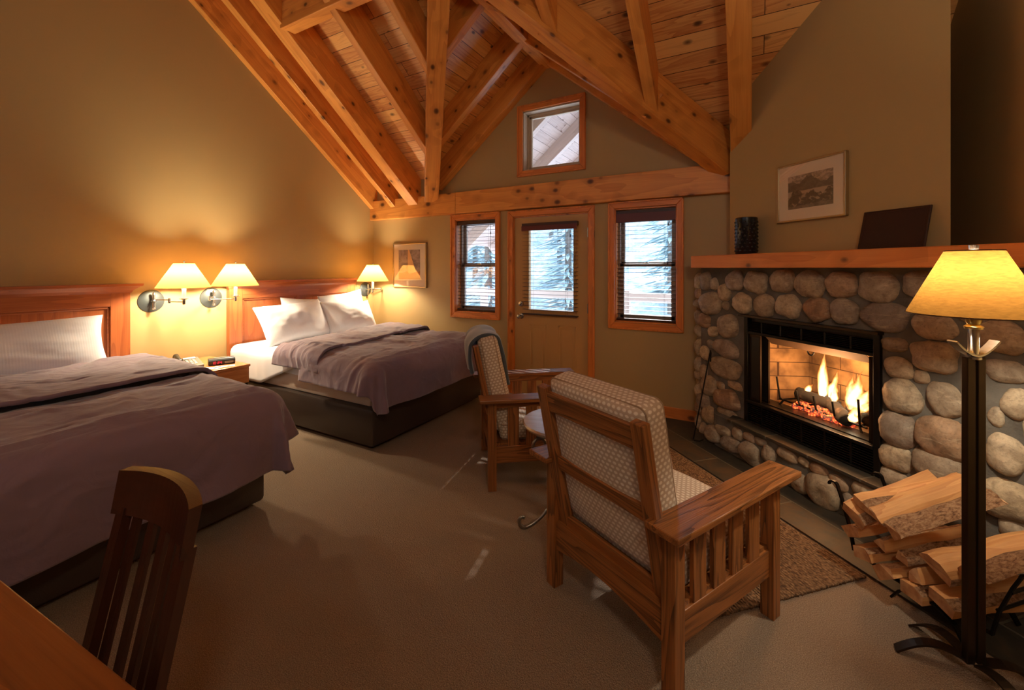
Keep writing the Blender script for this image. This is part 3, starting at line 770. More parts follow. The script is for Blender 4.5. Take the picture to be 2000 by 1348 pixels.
spots = [(-16, 15), (-13, 19), (-11.5, 13.5), (-9.5, 17), (-8, 12.5), (-6.2, 15.5), (-7.4, 19.5), (-2.2, 25), (3.2, 24), (-10.5, 23.5), (-.9, 31), (-5.4, 33), (-12.5, 30), (5.5, 27), (1.8, 33), (-8.9, 21), (-2.6, 17), (-1.6, 22), (-.4, 13.5), (1.0, 18), (2.4, 14.5), (4.5, 20), (-19, 24), (-14, 27), (-7, 26), (-3.6, 29), (.6, 28)]
for i, (x, y) in enumerate(spots):
    H = rnd.uniform(9, 14); t = thing('spruce_tree', None, 'tree', (x, y, -1.3), group='spruce trees beyond the porch')
    t['label'] = 'frosty spruce tree in the bright forest behind the window blinds'; zg = -1.3+max(0, y-15)*.5; t.location.z = zg
    MB().tube([(0, 0, 0), (0, 0, H*.5), (0, 0, H)], [.16, .11, .02], 8).build('trunk', 'bark', t)
    mb = MB(); 
    for k in range(900):
        f = rnd.random()**1.1; z = .8+f*(H-1.0); L = ((1-f)*rnd.uniform(.3, 1.9)+.12); a = rnd.uniform(0, 6.283)
        dx, dy = math.cos(a), math.sin(a); wv = L*.06; dr = -L*rnd.uniform(.1, .35)
        p = [(0, 0, z), (dx*L*.5-dy*wv, dy*L*.5+dx*wv, z+dr*.4), (dx*L, dy*L, z+dr), (dx*L*.5+dy*wv, dy*L*.5-dx*wv, z+dr*.4)]
        vv = [mb.bm.verts.new(q) for q in p]; mb.bm.faces.new(vv)
    mb.build('branches', 'needles' if i % 3 else 'snow', t)
# ================================================================== FIREPLACE
FACE=[(-0.19,1.341,0.039,0.059),(-0.107,1.339,0.063,0.084),(-0.009,1.316,0.048,0.052),(0.219,1.349,0.084,0.081),(0.421,1.343,0.098,0.084),(0.643,1.361,0.097,0.078),(0.847,1.347,0.095,0.086),(1.047,1.354,0.095,0.077),(1.251,1.347,0.096,0.088),(1.44,1.366,0.066,0.071),(0.106,1.249,0.062,0.071),(0.296,1.172,0.091,0.079),(0.495,1.177,0.089,0.082),(0.691,1.187,0.09,0.081),(0.896,1.185,0.085,0.078),(1.068,1.186,0.084,0.077),(1.275,1.182,0.117,0.079),(-0.048,1.153,0.122,0.096),(0.118,1.145,0.039,0.038),(-0.127,0.995,0.07,0.062),(0.149,0.974,0.099,0.095),(-0.027,0.911,0.06,0.043),(0.125,0.792,0.133,0.071),(0.126,0.634,0.155,0.083),(-0.155,0.546,0.045,0.063),(-0.065,0.44,0.092,0.079),(0.061,0.474,0.046,0.034),(0.214,0.515,0.079,0.037),(0.123,0.379,0.139,0.083),(-0.159,0.289,0.078,0.063),(-0.047,0.192,0.091,0.074),(0.143,0.256,0.11,0.058),(-0.204,0.166,0.033,0.05),(-0.158,0.032,0.052,0.059),(-0.12,0.71,0.051,0.062),(-0.051,0.802,0.049,0.035),(1.325,1.035,0.068,0.039),(1.346,0.912,0.067,0.058),(1.366,0.768,0.083,0.095),(1.344,0.583,0.087,0.091),(1.332,0.428,0.085,0.069),(1.334,0.301,0.092,0.055),(1.535,0.611,0.101,0.101),(1.522,0.452,0.103,0.091),(1.495,0.316,0.027,0.033),(1.43,0.265,0.049,0.045),(1.585,0.326,0.048,0.037),(1.761,0.618,0.062,0.09),(1.771,0.423,0.097,0.083),(1.79,0.302,0.055,0.047),(1.728,0.779,0.03,0.046),(1.502,1.158,0.094,0.067),(1.745,1.143,0.083,0.073),(1.503,1.005,0.098,0.079),(1.758,0.993,0.073,0.05),(1.45,0.889,0.035,0.034),(1.547,0.803,0.076,0.08),(1.792,0.859,0.047,0.067),(1.662,1.246,0.063,0.057),(1.587,1.361,0.066,0.064),(1.715,1.367,0.055,0.06),(1.82,1.316,0.046,0.061),(1.645,0.945,0.033,0.036),(1.663,0.842,0.029,0.043),(1.658,0.698,0.025,0.048),(1.858,0.75,0.044,0.064),(1.887,0.613,0.043,0.063),(1.887,1.078,0.043,0.059),(1.636,0.521,0.026,0.038),(1.42,0.106,0.068,0.053),(1.528,0.119,0.061,0.063),(1.644,0.166,0.055,0.06),(1.872,0.436,0.043,0.053)]
STEP=[(0.08,0.089,0.081,0.063),(0.194,0.159,0.082,0.041),(0.341,0.189,0.05,0.047),(0.447,0.203,0.056,0.034),(0.27,0.082,0.099,0.06),(0.462,0.092,0.088,0.079),(0.622,0.15,0.054,0.064),(0.551,0.21,0.053,0.029),(0.759,0.205,0.076,0.041),(0.879,0.213,0.042,0.026),(0.978,0.21,0.062,0.038),(1.099,0.185,0.057,0.042),(0.854,0.068,0.075,0.063),(1.01,0.091,0.105,0.096),(1.245,0.205,0.069,0.045),(1.166,0.098,0.048,0.056),(1.362,0.251,0.041,0.04),(1.279,0.119,0.051,0.039),(1.367,0.154,0.043,0.038)]
fp = thing('fireplace', 'corner fireplace of rounded river stones with a black firebox and burning fire', 'fireplace', DIAG['loc'], DIAG['rz'])
SQ = [(-.17, -.15), (.33, -.15), (.33, .62), (-.315, .0)]
mb = MB()
mb.prism([(x, y, 0) for x, y in SQ], (0, 0, 1.452))
mb.prism([(x, y, 0) for x, y in ((1.262, -.15), (1.952, -.15), (1.262, .53))], (0, 0, 1.452))
mb.span((.33, -.15, 1.095), (1.262, .10, 1.452)); mb.span((.33, -.15, 0), (1.262, .35, .285))
mb.prism([(-.02, -.15, 0), (.10, -.245, 0), (1.36, -.245, 0), (1.40, -.15, 0)], (0, 0, .262))
mb.build('mortar_body', 'mortar', fp)
def stones(lst, o, name, seed, extra=()):
    mb = MB()
    for i, (s, z, a, b) in enumerate(lst):
        r = random.Random(seed+i); dep = min(.085, .62*min(a, b)+.012)
        rot = Matrix.Rotation(r.uniform(-.25, .25), 3, 'Y')
        a2, b2 = a*1.04, b*1.04
        if s < 1.7: pass
        mb.blob((s, -o+.012, z), (a2, dep, b2), seed=seed+i*1.7, sub=3 if min(a, b) < .05 else 4, amp=.11, sq=2.5, rot=rot)
    for (s, y, z, a, d, b) in extra: mb.blob((s, y, z), (a, d, b), seed=seed+s*9+z*5, sub=3, amp=.12, sq=2.5)
    return mb.build(name, 'stone', fp, smooth=True)
FACE = [f for f in FACE if not (.95 < f[0] < 1.5 and f[1] < .2)]
FACE = [(max(s, -.135) if s < -.1 else s, z, a, b) for s, z, a, b in FACE]
side = []
rr = random.Random(5); z = .07
while z < 1.42:
    b = rr.uniform(.045, .085)
    side.append((-.215+rr.uniform(-.02, .0), -.09, z, .055, .075, b)); side.append((-.29, -.02, z+.05, .05, .07, b*.8)); z += b*1.9
stones(FACE, .15, 'river_stone_facing', 11, side)
stones(STEP, .245, 'hearth_step_stones', 211)
MB().prism([(.27, -.278, .262), (.20, -.15, .262), (1.33, -.15, .262), (1.35, -.278, .262)], (0, 0, .02), bev=.004).build('slate_ledge', 'slatecap', fp)
# firebox surround
fb = bpy.data.objects.new('firebox', None); C.objects.link(fb); fb.parent = fp; fb.empty_display_size = .1
FX0, FX1, FZ0, FZ1 = .325, 1.268, .284, 1.092
OX0, OX1, OZ0, OZ1 = .36, 1.235, .452, .952
yf = -.172
mb = MB()
mb.span((FX0, yf, FZ0), (FX0+.035, .0, FZ1), bev=.003); mb.span((FX1-.035, yf, FZ0), (FX1, .0, FZ1), bev=.003)
mb.span((FX0, yf, FZ1-.02), (FX1, .0, FZ1), bev=.003); mb.span((FX0, yf, FZ0), (FX1, .0, FZ0+.012), bev=.003)
mb.span((FX0+.03, yf-.012, OZ0-.022), (FX1-.03, .0, OZ0), bev=.003)          # door track
mb.span((FX0+.03, yf+.004, OZ1), (FX1-.03, yf+.03, OZ1+.02), bev=.003)
mb.build('surround', 'black', fb)
MB().span((FX0-.03, yf-.03, FZ1-.012), (FX1+.01, yf+.02, FZ1+.004), bev=.002).build('lintel_angle', 'bronze', fb)
def louvre(z0, z1, n, name):
    mb = MB(); mb.span((FX0+.03, yf+.035, z0-.02), (FX1-.03, yf+.04, z1+.03))
    for i in range(n):
        z = z0+(i+.5)*(z1-z0)/n; mb.box(((FX0+FX1)/2, yf+.016, z), (FX1-FX0-.075, .024, .0035), rot=(R(-32), 0, 0))
    for k in range(1, 6):
        x = FX0+k*(FX1-FX0)/6; mb.span((x-.006, yf+.004, z0), (x+.006, yf+.03, z1))
    return mb.build(name, 'black', fb)
louvre(FZ0+.014, OZ0-.024, 9, 'lower_louvre'); louvre(OZ1+.022, FZ1-.045, 7, 'upper_louvre')
# smoke hood strip below the top louvre, glass doors folded open at the left and right
MB().prism([(OX0+.14, yf+.02, OZ1), (OX1-.05, yf+.02, OZ1), (OX1-.05, yf+.075, OZ1-.055), (OX0+.14, yf+.075, OZ1-.055)], (0, .004, 0)).build('smoke_hood', 'hood', fb)
for k, (xa, xb, n) in enumerate(((OX0+.004, OX0+.13, 'left'), (OX1-.03, OX1-.004, 'right'))):
    dr = MB()
    for j, (yy, xx) in enumerate(((yf+.012, xa), (yf+.05, xa+.035))):
        x1 = xa+.10 if k == 0 else xb
        dr.span((xx, yy, OZ0+.004), (xx+.012, yy+.014, OZ1-.004)); dr.span((x1-.012+(.035*j if k == 0 else 0), yy, OZ0+.004), (x1+(.035*j if k == 0 else 0), yy+.014, OZ1-.004))
        dr.span((xx, yy, OZ1-.02), (x1+(.035*j if k == 0 else 0), yy+.014, OZ1-.004)); dr.span((xx, yy, OZ0+.004), (x1+(.035*j if k == 0 else 0), yy+.014, OZ0+.02))
    do = dr.build('folding_door', 'bronze', fb)
    if k == 0: MB().span((xa+.01, yf+.016, OZ0+.02), (xa+.09, yf+.020, OZ1-.02)).span((xa+.045, yf+.054, OZ0+.02), (xa+.125, yf+.058, OZ1-.02)).build('door_glass', 'plastic', do)
# brick lined fire chamber
bx0, bx1, by = .50, 1.14, .26
mb = MB()
mb.prism([(OX0, -.10, OZ0-.02), (bx0, by, OZ0-.02), (bx0-.03, by+.03, OZ0-.02), (OX0-.03, -.10, OZ0-.02)], (0, 0, .68))
mb.prism([(OX1, -.10, OZ0-.02), (OX1+.03, -.10, OZ0-.02), (bx1+.03, by+.03, OZ0-.02), (bx1, by, OZ0-.02)], (0, 0, .68))
mb.span((bx0-.03, by, OZ0-.02), (bx1+.03, by+.03, OZ1+.16))
mb.build('brick_lining', 'firebrick', fb)
MB().prism([(OX0-.01, yf+.03, OZ0-.02), (OX1+.01, yf+.03, OZ0-.02), (bx1+.02, by+.01, OZ0-.02), (bx0-.02, by+.01, OZ0-.02)], (0, 0, .012)).build('chamber_floor', 'firefloor', fb)
MB().span((OX0-.01, -.06, OZ1+.15), (OX1+.01, by+.03, OZ1+.17)).build('smoke_shelf', 'black', fb)
mb = MB(); mb.tube([(.80, .12, OZ1+.04), (.74, -.0, OZ1-.055)], .006, 8)
mb.tube([(.735+.022*math.cos(a*.5236), -.01, OZ1-.078+.022*math.sin(a*.5236)) for a in range(12)], .005, 6, closed=True)
mb.build('damper_ring', 'iron', fb)
# slate apron on the floor
struct(MB().prism([(-.47, .14, 0), (-.95, -.615, 0), (2.424, -.615, 0), (1.6, .2, 0)], (0, 0, .010)).build('floor_hearth', 'slate', loc=DIAG['loc'], rot=(0, 0, DIAG['rz'])))
# mantel shelf
mt = MB().prism([(-.362, -.040, 1.453), (-.117, -.30, 1.453), (2.10, -.30, 1.453), (.745, 1.055, 1.453)], (0, 0, .102), bev=.006).build('mantel_shelf', 'mantelx', loc=DIAG['loc'], rot=(0, 0, DIAG['rz']))
tag(mt, 'thick orange pine mantel shelf over the stone fireplace', 'mantel')

# ---- fire: grate, logs, embers, flames
gr = thing('fire_grate', 'black iron grate with bent upright rods holding the burning logs', 'grate', dg(.80, -.03, OZ0-.008), DIAG['rz'])
mb = MB()
for x in (-.27, -.12, .0, .12, .27):
    mb.tube([(x*1.05-.01, -.085, .21 if abs(x) > .2 else .15), (x*1.02, -.075, .06), (x, -.06, .045), (x*.9, .12, .05)], .0065, 8)
for y in (-.05, .10): mb.tube([(-.30, y, .042), (.30, y, .042)], .007, 8)
for x in (-.26, .26):
    for y in (-.07, .11): mb.tube([(x, y*.8, .045), (x*1.1, y, 0)], .007, 8)
mb.tube([(.30, .12, .05), (.30, .15, .22)], .0065, 8)
mb.build('rods', 'iron', gr)
em = MB()
rr = random.Random(8)
for i in range(70): em.blob((rr.uniform(-.18, .2), rr.uniform(-.05, .06), .01+rr.random()*.045), (rr.uniform(.012, .026),)*3, seed=i, sub=1, amp=.3)
tag(em.build('embers', 'ember', loc=dg(.80, -.01, OZ0-.008), rot=(0, 0, DIAG['rz'])), 'bed of glowing red embers under the grate', 'embers', kind='stuff')
def firelog(p, q, r, seed, label, mat='char'):
    p, q = Vector(p), Vector(q); n = 14; pts = [p.lerp(q, i/n) for i in range(n+1)]
    mb = MB().tube(pts, [r*(1+.12*noise.noise(Vector((i*.6, seed, 0)))) for i in range(n+1)], 14)
    for v in mb.bm.verts: v.co += Vector((noise.noise(v.co*30+Vector((seed, 0, 0))),)*3)*.006
    o = mb.build('burning_log', mat, loc=dg(0, 0, 0), rot=(0, 0, DIAG['rz']), smooth=True); return tag(o, label, 'log')
zb = OZ0+.085
firelog((.60, .03, zb+.02), (.86, .07, zb-.01), .038, 1, 'charred log lying across the left half of the grate')
firelog((.78, .09, zb+.01), (.99, -.03, zb-.045), .042, 2, 'half-burnt log sloping forward at the middle of the grate')
firelog((.92, .10, zb), (1.08, .02, zb-.02), .034, 3, 'small burning log at the right end of the grate')
def flame_obj(x, y, z, h, w, lean, seed, label):
    mb = MB(); n = 22; pts = []; rs = []
    for i in range(n+1):
        t = i/n
        pts.append((lean*h*t*t+w*.5*noise.noise(Vector((t*3, seed, 0)))*t, w*.35*noise.noise(Vector((t*3, seed+9, 4)))*t, h*t))
        rs.append(max(.001, w*(math.sin(math.pi*min(1, t*.9+.14))**.9)*(1-t)**.55*(1+.35*noise.noise(Vector((t*5, seed*2, 1))))))
    mb.tube(pts, rs, 16)
    o = mb.build('flame', 'flame', loc=dg(x, -y, z), rot=(0, 0, DIAG['rz']), smooth=True); o['label'] = label; o['category'] = 'flame'; o['group'] = 'flames on the grate'
    return o
flame_obj(.755, .07, zb+.03, .36, .045, .05, 1, 'tall white-hot flame rising through the middle of the fire')
flame_obj(.80, .09, zb+.02, .24, .04, .3, 2, 'orange flame just right of the tallest flame')
flame_obj(.84, .06, zb+.01, .15, .03, .1, 3, 'short flame low between the tall flame and the right-hand fire')
flame_obj(.66, .05, zb+.03, .10, .028, .8, 4, 'small flame licking the left log end')
flame_obj(.95, .08, zb-.0, .28, .068, .25, 5, 'broad bright flame right of the middle')
flame_obj(1.00, .06, zb-.02, .24, .06, .45, 6, 'wide flame leaning right over the small log')
flame_obj(1.00, .0, zb-.05, .19, .042, .9, 7, 'low flame curling up at the right end of the grate')
flame_obj(.90, .12, zb+.02, .22, .04, .1, 8, 'thin flame at the back of the fire')
fl = lamp('firelight', 'POINT', dg(.88, .06, OZ0+.27), 18, (1, .50, .2), shadow_soft_size=.09)

# ---- things on and by the fireplace
v = thing('textured_vase', 'tall black cylindrical vase with raised dimples, at the left of the mantel', 'vase', dg(.285, .11, 1.555), DIAG['rz'])
mb = MB().lathe([(.070, 0), (.078, .01), (.078, .285), (.072, .29), (.066, .285), (.066, .02)], seg=40)
mb.build('body', 'vase', v, autos=True)
mb = MB()
for i in range(14):
    for k in range(9):
        a = 2*math.pi*(i+.5*(k % 2))/14; mb.blob((.0735*math.cos(a), .0735*math.sin(a), .03+k*.028), (.0105, .0105, .0105), sub=2, amp=0, sq=2)
mb.build('dimples', 'vase', v, smooth=True)
def picture(name, label, w, h, mat_w, mat_h, off, frame, art, t_loc, rz, fd=.022, fw=.014, lean=0):
    t = thing(name, label, 'picture', t_loc, rz)
    mb = MB()
    for a, b in (((-w/2, -fd, -h/2), (-w/2+fw, 0, h/2)), ((w/2-fw, -fd, -h/2), (w/2, 0, h/2)), ((-w/2, -fd, -h/2), (w/2, 0, -h/2+fw)), ((-w/2, -fd, h/2-fw), (w/2, 0, h/2))): mb.span(a, b, bev=.003)
    mb.build('frame', frame, t)
    MB().span((-w/2+fw*.6, -fd*.55, -h/2+fw*.6), (w/2-fw*.6, -.002, h/2-fw*.6)).build('mat_board', 'mat', t)
    MB().span((-mat_w/2+off[0], -fd*.60, -mat_h/2+off[1]), (mat_w/2+off[0], -fd*.55, mat_h/2+off[1])).build('print', art, t)
    MB().span((-w/2+fw*.6, -fd*.78, -h/2+fw*.6), (w/2-fw*.6, -fd*.72, h/2-fw*.6)).build('glazing', 'picglass', t)
    return t
picture('framed_picture', 'framed black-and-white mountain picture on the wall above the mantel', .497, .412, .325, .235, (0, .0), 'goldframe', 'art1', dg(.733, .002, 1.988), DIAG['rz'], fd=.03, fw=.012)
picture('framed_picture', 'pale framed sail-like print on the back wall left of the narrow window', .60, .60, .38, .395, (-.005, .01), 'goldframe', 'art2', (-3.99, YB-.001, 1.49), 0, fd=.03, fw=.018)
fo = thing('leather_folder', 'dark brown leather folder leaning on the wall at the right of the mantel', 'folder', dg(1.255, .075, 1.555), DIAG['rz'])
fo.rotation_euler = (R(-14), R(0), DIAG['rz'])
MB().span((-.168, -.010, 0), (.168, .0, .238), bev=.004).build('cover', 'folderleather', fo)
mb = MB()
for a, b in (((-.155, -.012, .012), (.155, -.0095, .014)), ((-.155, -.012, .224), (.155, -.0095, .226)), ((-.155, -.012, .012), (-.153, -.0095, .226)), ((.153, -.012, .012), (.155, -.0095, .226))): mb.span(a, b)
mb.build('stitching', 'darkwoodx', fo)
MB().lathe([(.016, 0), (.018, .002), (.014, .003), (.0, .0028)], (0, -.0095, .125), 20, 'y').build('embossed_seal', 'darkwoodx', fo)
pk = thing('fire_poker', 'thin black iron poker leaning on the stones left of the firebox', 'poker', dg(-.03, .345, .012), DIAG['rz'])
mb = MB().tube([(0, 0, 0), (.050, .122, .72), (.052, .126, .74), (.060, .122, .752), (.068, .118, .735), (.066, .116, .66)], .0055, 8)
mb.tube([(0, 0, .004), (.03, -.012, .006), (.06, .01, .010), (.085, .03, .03)], .005, 8)
mb.build('rod', 'iron', pk)

# ---- firewood rack
rk = thing('firewood_rack', 'black wrought iron firewood cradle beside the hearth', 'rack', dg(1.72, .50, .010), DIAG['rz'])
def curl(x, y, sx):   # upright at end sx with scrolled top
    pts = [(x, y, .10), (x+sx*.02, y, .20), (x+sx*.055, y, .31), (x+sx*.075, y, .36)]
    for k in range(1, 8):
        a = -.3+k*.5; pts.append((x+sx*(.075+.022*math.cos(a)*-1+.022), y, .36+.022*math.sin(a)))
    return pts
mb = MB()
for y in (-.16, .14):
    mb.strap(curl(-.24, y, -1), .016, .008, (0, 1, 0)); mb.strap(curl(.24, y, 1), .016, .008, (0, 1, 0))
    mb.tube([(-.24, y, .105), (-.1, y, .085), (.1, y, .085), (.24, y, .105)], .008, 8)
for sx in (-1, 1):
    mb.tube([(sx*.255, -.16, .20), (sx*.255, .14, .20)], .006, 8); mb.tube([(sx*.29, -.16, .29), (sx*.29, .14, .29)], .006, 8)
for x in (-.12, .12): mb.tube([(x, -.16, .085), (x, .14, .085)], .007, 8)
mb.build('cradle', 'iron', rk)
for y in (-.17, .15):
    mb = MB(); pts = []
    for k in range(9):
        t = k/8; x = -.075+t*.245; z = .006+.085*math.sin(math.pi*min(1, max(0, t)))**.55; pts.append((x, y, z))
    mb.strap(pts, .022, .008, (0, 1, 0)); mb.build('arched_foot', 'iron', rk)
def log(p, q, r, shape, rot, label, seed):
    p, q = Vector(p), Vector(q); X = (q-p).normalized(); Z = Vector((0, 0, 1)); Y = Z.cross(X).normalized(); Z = X.cross(Y); L = (q-p).length
    rn = random.Random(seed)
    if shape == 'wedge':   # pie-split piece: bark on the arc
        a0 = -R(rn.uniform(32, 48)); cs = [(-.55*r, 0)]+[(r*1.0*math.cos(a0*(1-2*k/6))-.25*r+.0, r*math.sin(a0*(1-2*k/6))*1.25) for k in range(7)]; barkf = range(1, 7)
    elif shape in ('half', 'smooth'):
        cs = [(r*math.cos(math.pi*k/8), r*math.sin(math.pi*k/8)*.8-.3*r) for k in range(9)]; barkf = range(0, 8) if shape == 'half' else (0, 7)
    else:
        cs = [(-r, -.5*r), (r*.9, -.6*r), (r, .45*r), (-.2*r, .62*r), (-r*.95, .3*r)]; barkf = (3,)
    ca, sa = math.cos(rot), math.sin(rot); cs = [(y*ca-z*sa, y*sa+z*ca) for y, z in cs]
    mb = MB(); n = 10; rings = []
    for i in range(n+1):
        x = L*i/n; sc_ = 1+.10*noise.noise(Vector((i*.4, seed, 2)))
        rings.append([mb.bm.verts.new((x+(rn.uniform(-.006, .006) if i in (0, n) else 0), y*sc_+.008*noise.noise(Vector((i*.35, seed, j*.3))), z*sc_+.010*noise.noise(Vector((i*.35, seed+5, j*.3))))) for j, (y, z) in enumerate(cs)])
    m = len(cs)
    for A, B in zip(rings, rings[1:]):
        for k in range(m):
            f = mb.bm.faces.new((A[k], A[(k+1) % m], B[(k+1) % m], B[k])); f.material_index = 2 if k in barkf else 0
    f = mb.bm.faces.new(rings[0][::-1]); f.material_index = 1; f = mb.bm.faces.new(rings[-1]); f.material_index = 1
    o = mb.build('firewood_log', ['splitwood', 'logend', 'logbark'])
    mt_ = Matrix((X, Y, Z)).transposed().to_4x4(); mt_.translation = p; o.matrix_world = mt_
    return tag(o, label, 'log', 'split firewood in the cradle')
LOGS = [ # s, z of the end facing the room, radius, shape, rotation, skew, lift, label
 (1.60, .345, .060, 'smooth', .25, .10, .045, 'reddish split log on top of the firewood stack, smooth face upward'),
 (1.70, .310, .058, 'wedge', 1.9, .10, .05, 'split log with flaky bark just right of the topmost log'),
 (1.82, .255, .070, 'smooth', 0.15, .12, .05, 'large pale half-round log low at the right of the firewood stack'),
 (1.535, .300, .052, 'slab', .6, .06, .05, 'pale slab of firewood at the upper left of the stack'),
 (1.56, .365, .040, 'slab', .2, .12, .03, 'thin bark-edged slab lying behind the topmost log'),
 (1.50, .205, .046, 'slab', -.5, .05, .02, 'squarish split log sticking out at the left edge of the stack'),
 (1.575, .155, .044, 'slab', -.15, .05, .01, 'blocky split log low on the left of the stack'),
 (1.64, .220, .040, 'wedge', .9, .05, .02, 'small wedge of firewood wedged in the middle of the stack'),
 (1.705, .215, .038, 'wedge', 2.6, .05, .02, 'narrow reddish wedge under the bark-covered log'),
 (1.66, .125, .050, 'slab', -.7, .05, .0, 'pale slanting slab at the bottom of the stack'),
 (1.765, .165, .042, 'wedge', .4, .05, .0, 'split wedge under the large half-round log'),
 (1.755, .110, .046, 'slab', .05, .05, .0, 'flat split log at the bottom middle of the stack'),
 (1.86, .150, .048, 'slab', .3, .06, .01, 'split log at the bottom right of the stack beside the lamp pole'),
 (1.93, .300, .055, 'half', -.4, .10, .04, 'bark-covered log at the far right of the stack behind the lamp pole'),
]
for i, (s, z, r, sh, ro, sk, li, lb) in enumerate(LOGS):
    log(dg(s-.02, .70+.02*math.sin(i*2.3), z), dg(s+sk, .30, z+li*(1.0+2.2*max(0, z-.15)/.2)+.01), r, sh, ro, lb, 40+i*3)
# ================================================================== BEDS
BT = .66     # mattress top
def make_bed(yc, label, seed, foot_drop, side_drop, w=1.55):
    x0, x1 = -4.60, -2.575; L = x1-x0
    b = thing('bed', label, 'bed', (x0, yc, 0)); h = w/2
    MB().span((0, -h, .035), (L, h, .335), bev=.03, ).build('upholstered_base', 'leather', b, autos=True)
    MB().span((.1, -h+.06, 0), (L-.08, h-.06, .04)).build('plinth', 'darkwoodx', b)
    MB().span((0, -h+.035, .33), (L-.06, h-.035, .50), bev=.04).build('box_spring', 'mattress', b, autos=True)
    mb = MB().span((0, -h+.02, .46), (L-.06, h-.02, BT), bev=.07)
    mb.build('mattress', 'linen', b, autos=True)
    # fitted sheet hanging over the sides at the head
    def sheet(u, v):
        x = .02+u*1.9; s = (v-.5)*2*(h+.30-.24*min(1, max(0, (x-.55)/.6))); a = abs(s); r = .07; hh = h-.05
        if a < hh: y, z = s, BT+.012
        else:
            d = a-hh; an = min(d/r, math.pi/2); y = math.copysign(hh+r*math.sin(an), s); z = BT+.012-r*(1-math.cos(an))-max(0, d-r*math.pi/2)
            y += math.copysign(.010*noise.noise(Vector((x*9, 0, seed)))*min(1, d*6), s)
        z += .004*noise.noise(Vector((x*5, s*5, seed)))
        return (x, y, z)
    MB().grid(sheet, 50, 70).build('white_sheet', 'linen', b, smooth=True, solid=.006)
    return b
def cloth_on_bed(yc, h, name, label, seed, xa_fn, xb_fn, near, far, foot, lift, thick, puff, hemx=None):
    """soft cover: a = along the bed, s = across; hangs past the foot (x1) and both sides"""
    x0 = -4.60; L = 2.045
    def P(u, v):
        sN, sF = -(h+near), h+far
        s = sN+(sF-sN)*v
        xa, xb = xa_fn((s+h)/(2*h)), xb_fn((s+h)/(2*h))
        a = xa+(xb-xa)*u
        r = .11; hh = h-.045; LL = L-.05
        ex = max(0, a-LL); ey = max(0, abs(s)-hh); d = (ex**3+ey**3)**(1/3)
        top = BT+lift
        # rounded edge, hanging part bulges slightly
        if d > 0:
            an = min(d/r, math.pi/2); out = r*math.sin(an); z = top-r*(1-math.cos(an))-max(0, d-r*math.pi/2)
            dx, dy = ex/d, ey/d*(1 if s > 0 else -1)
            hang = max(0, d-r*.8)
            ang = math.atan2(ey, ex+1e-6)
            wave = noise.noise(Vector((a*3.2+seed, s*3.2, seed)))*.5 + .6*math.sin((s*dx*7.5+a*abs(dy)*6.0)+seed)*.5
            out += hang*.16 + wave*.085*min(1, hang*2.4) + .05*math.sin(ang*6)*min(1, hang*3)*(1 if ex > 0 and ey > 0 else 0)
            x = min(a, LL)+dx*out; y = math.copysign(min(abs(s), hh), s)+dy*out
        else: x, y, z = a, s, top
        e = min((a-xa)/.14, (xb-a)/.14 if hemx else 1, (s-sN)/.14, (sF-s)/.14, 1); e = max(0, e)
        q = Vector((a*2.6, s*2.2, seed))
        n1 = noise.noise(q); n2 = noise.noise(Vector((a*9+1.5*n1*3, s*4.0, seed+4))); n3 = noise.noise(Vector((a*19+3*n2, s*8, seed+8)))
        bump = puff*(.55+.9*n1)*(.35+.65*e)+.016*n2*(.4+e*.6)+.006*n3
        if d > 0: 
            x += dx*bump*.8; y += dy*bump*.8; z += bump*.3*(1-min(1, d*3))
        else: z += bump
        # pull the hem edge down to the layer below
        if lift > .04 and d == 0: z -= (1-min(1, (a-xa)/.10))**2*(lift-.03)
        return (x, y, z)
    mb = MB().grid(P, 130, 150)
    o = mb.build(name, 'duvet', smooth=True, solid=thick, loc=(x0, yc, 0))
    return tag(o, label, 'duvet' if 'duvet' in name else 'blanket')
W2 = .775
for (yc, lb, seed) in ((3.12, 'far', 3.0), (.735, 'near', 11.0)):
    far_bed = lb == 'far'
    make_bed(yc, ('bed with dark leather base in the far corner under the reading lamps' if far_bed else 'bed with dark leather base at the left edge, nearest the desk chair'), seed, 0, 0)
    # main duvet from under the fold to past the foot
    mainx = (lambda v: 1.22-.10*v) if far_bed else (lambda v: 1.25-.05*v)
    fr = .36 if far_bed else .46
    o = cloth_on_bed(yc, W2, 'duvet', ('mauve grey duvet spread over the far bed, corner drooping at its foot' if far_bed else 'mauve grey duvet spread over the near bed, hanging at its foot'), seed, mainx, lambda v: 2.045+fr, .24 if far_bed else .4, .26 if far_bed else .33, 0, .05, .02, .045, True)
    # folded-back top layer, same duvet: a child of it
    foldx = (lambda v: .84-.26*min(1, max(0, v))) if far_bed else (lambda v: .44-.10*v)
    f2 = cloth_on_bed(yc, W2, 'folded_edge', None, seed+20, foldx, lambda v: (1.46-.22*v if far_bed else 1.33-.02*v), .20 if far_bed else .25, .2, 0, .105, .024, .026, True)
    for k in list(f2.keys()): 
        if k in ('label', 'category'): del f2[k]
    f2.parent = o; f2.location = (0, 0, 0)

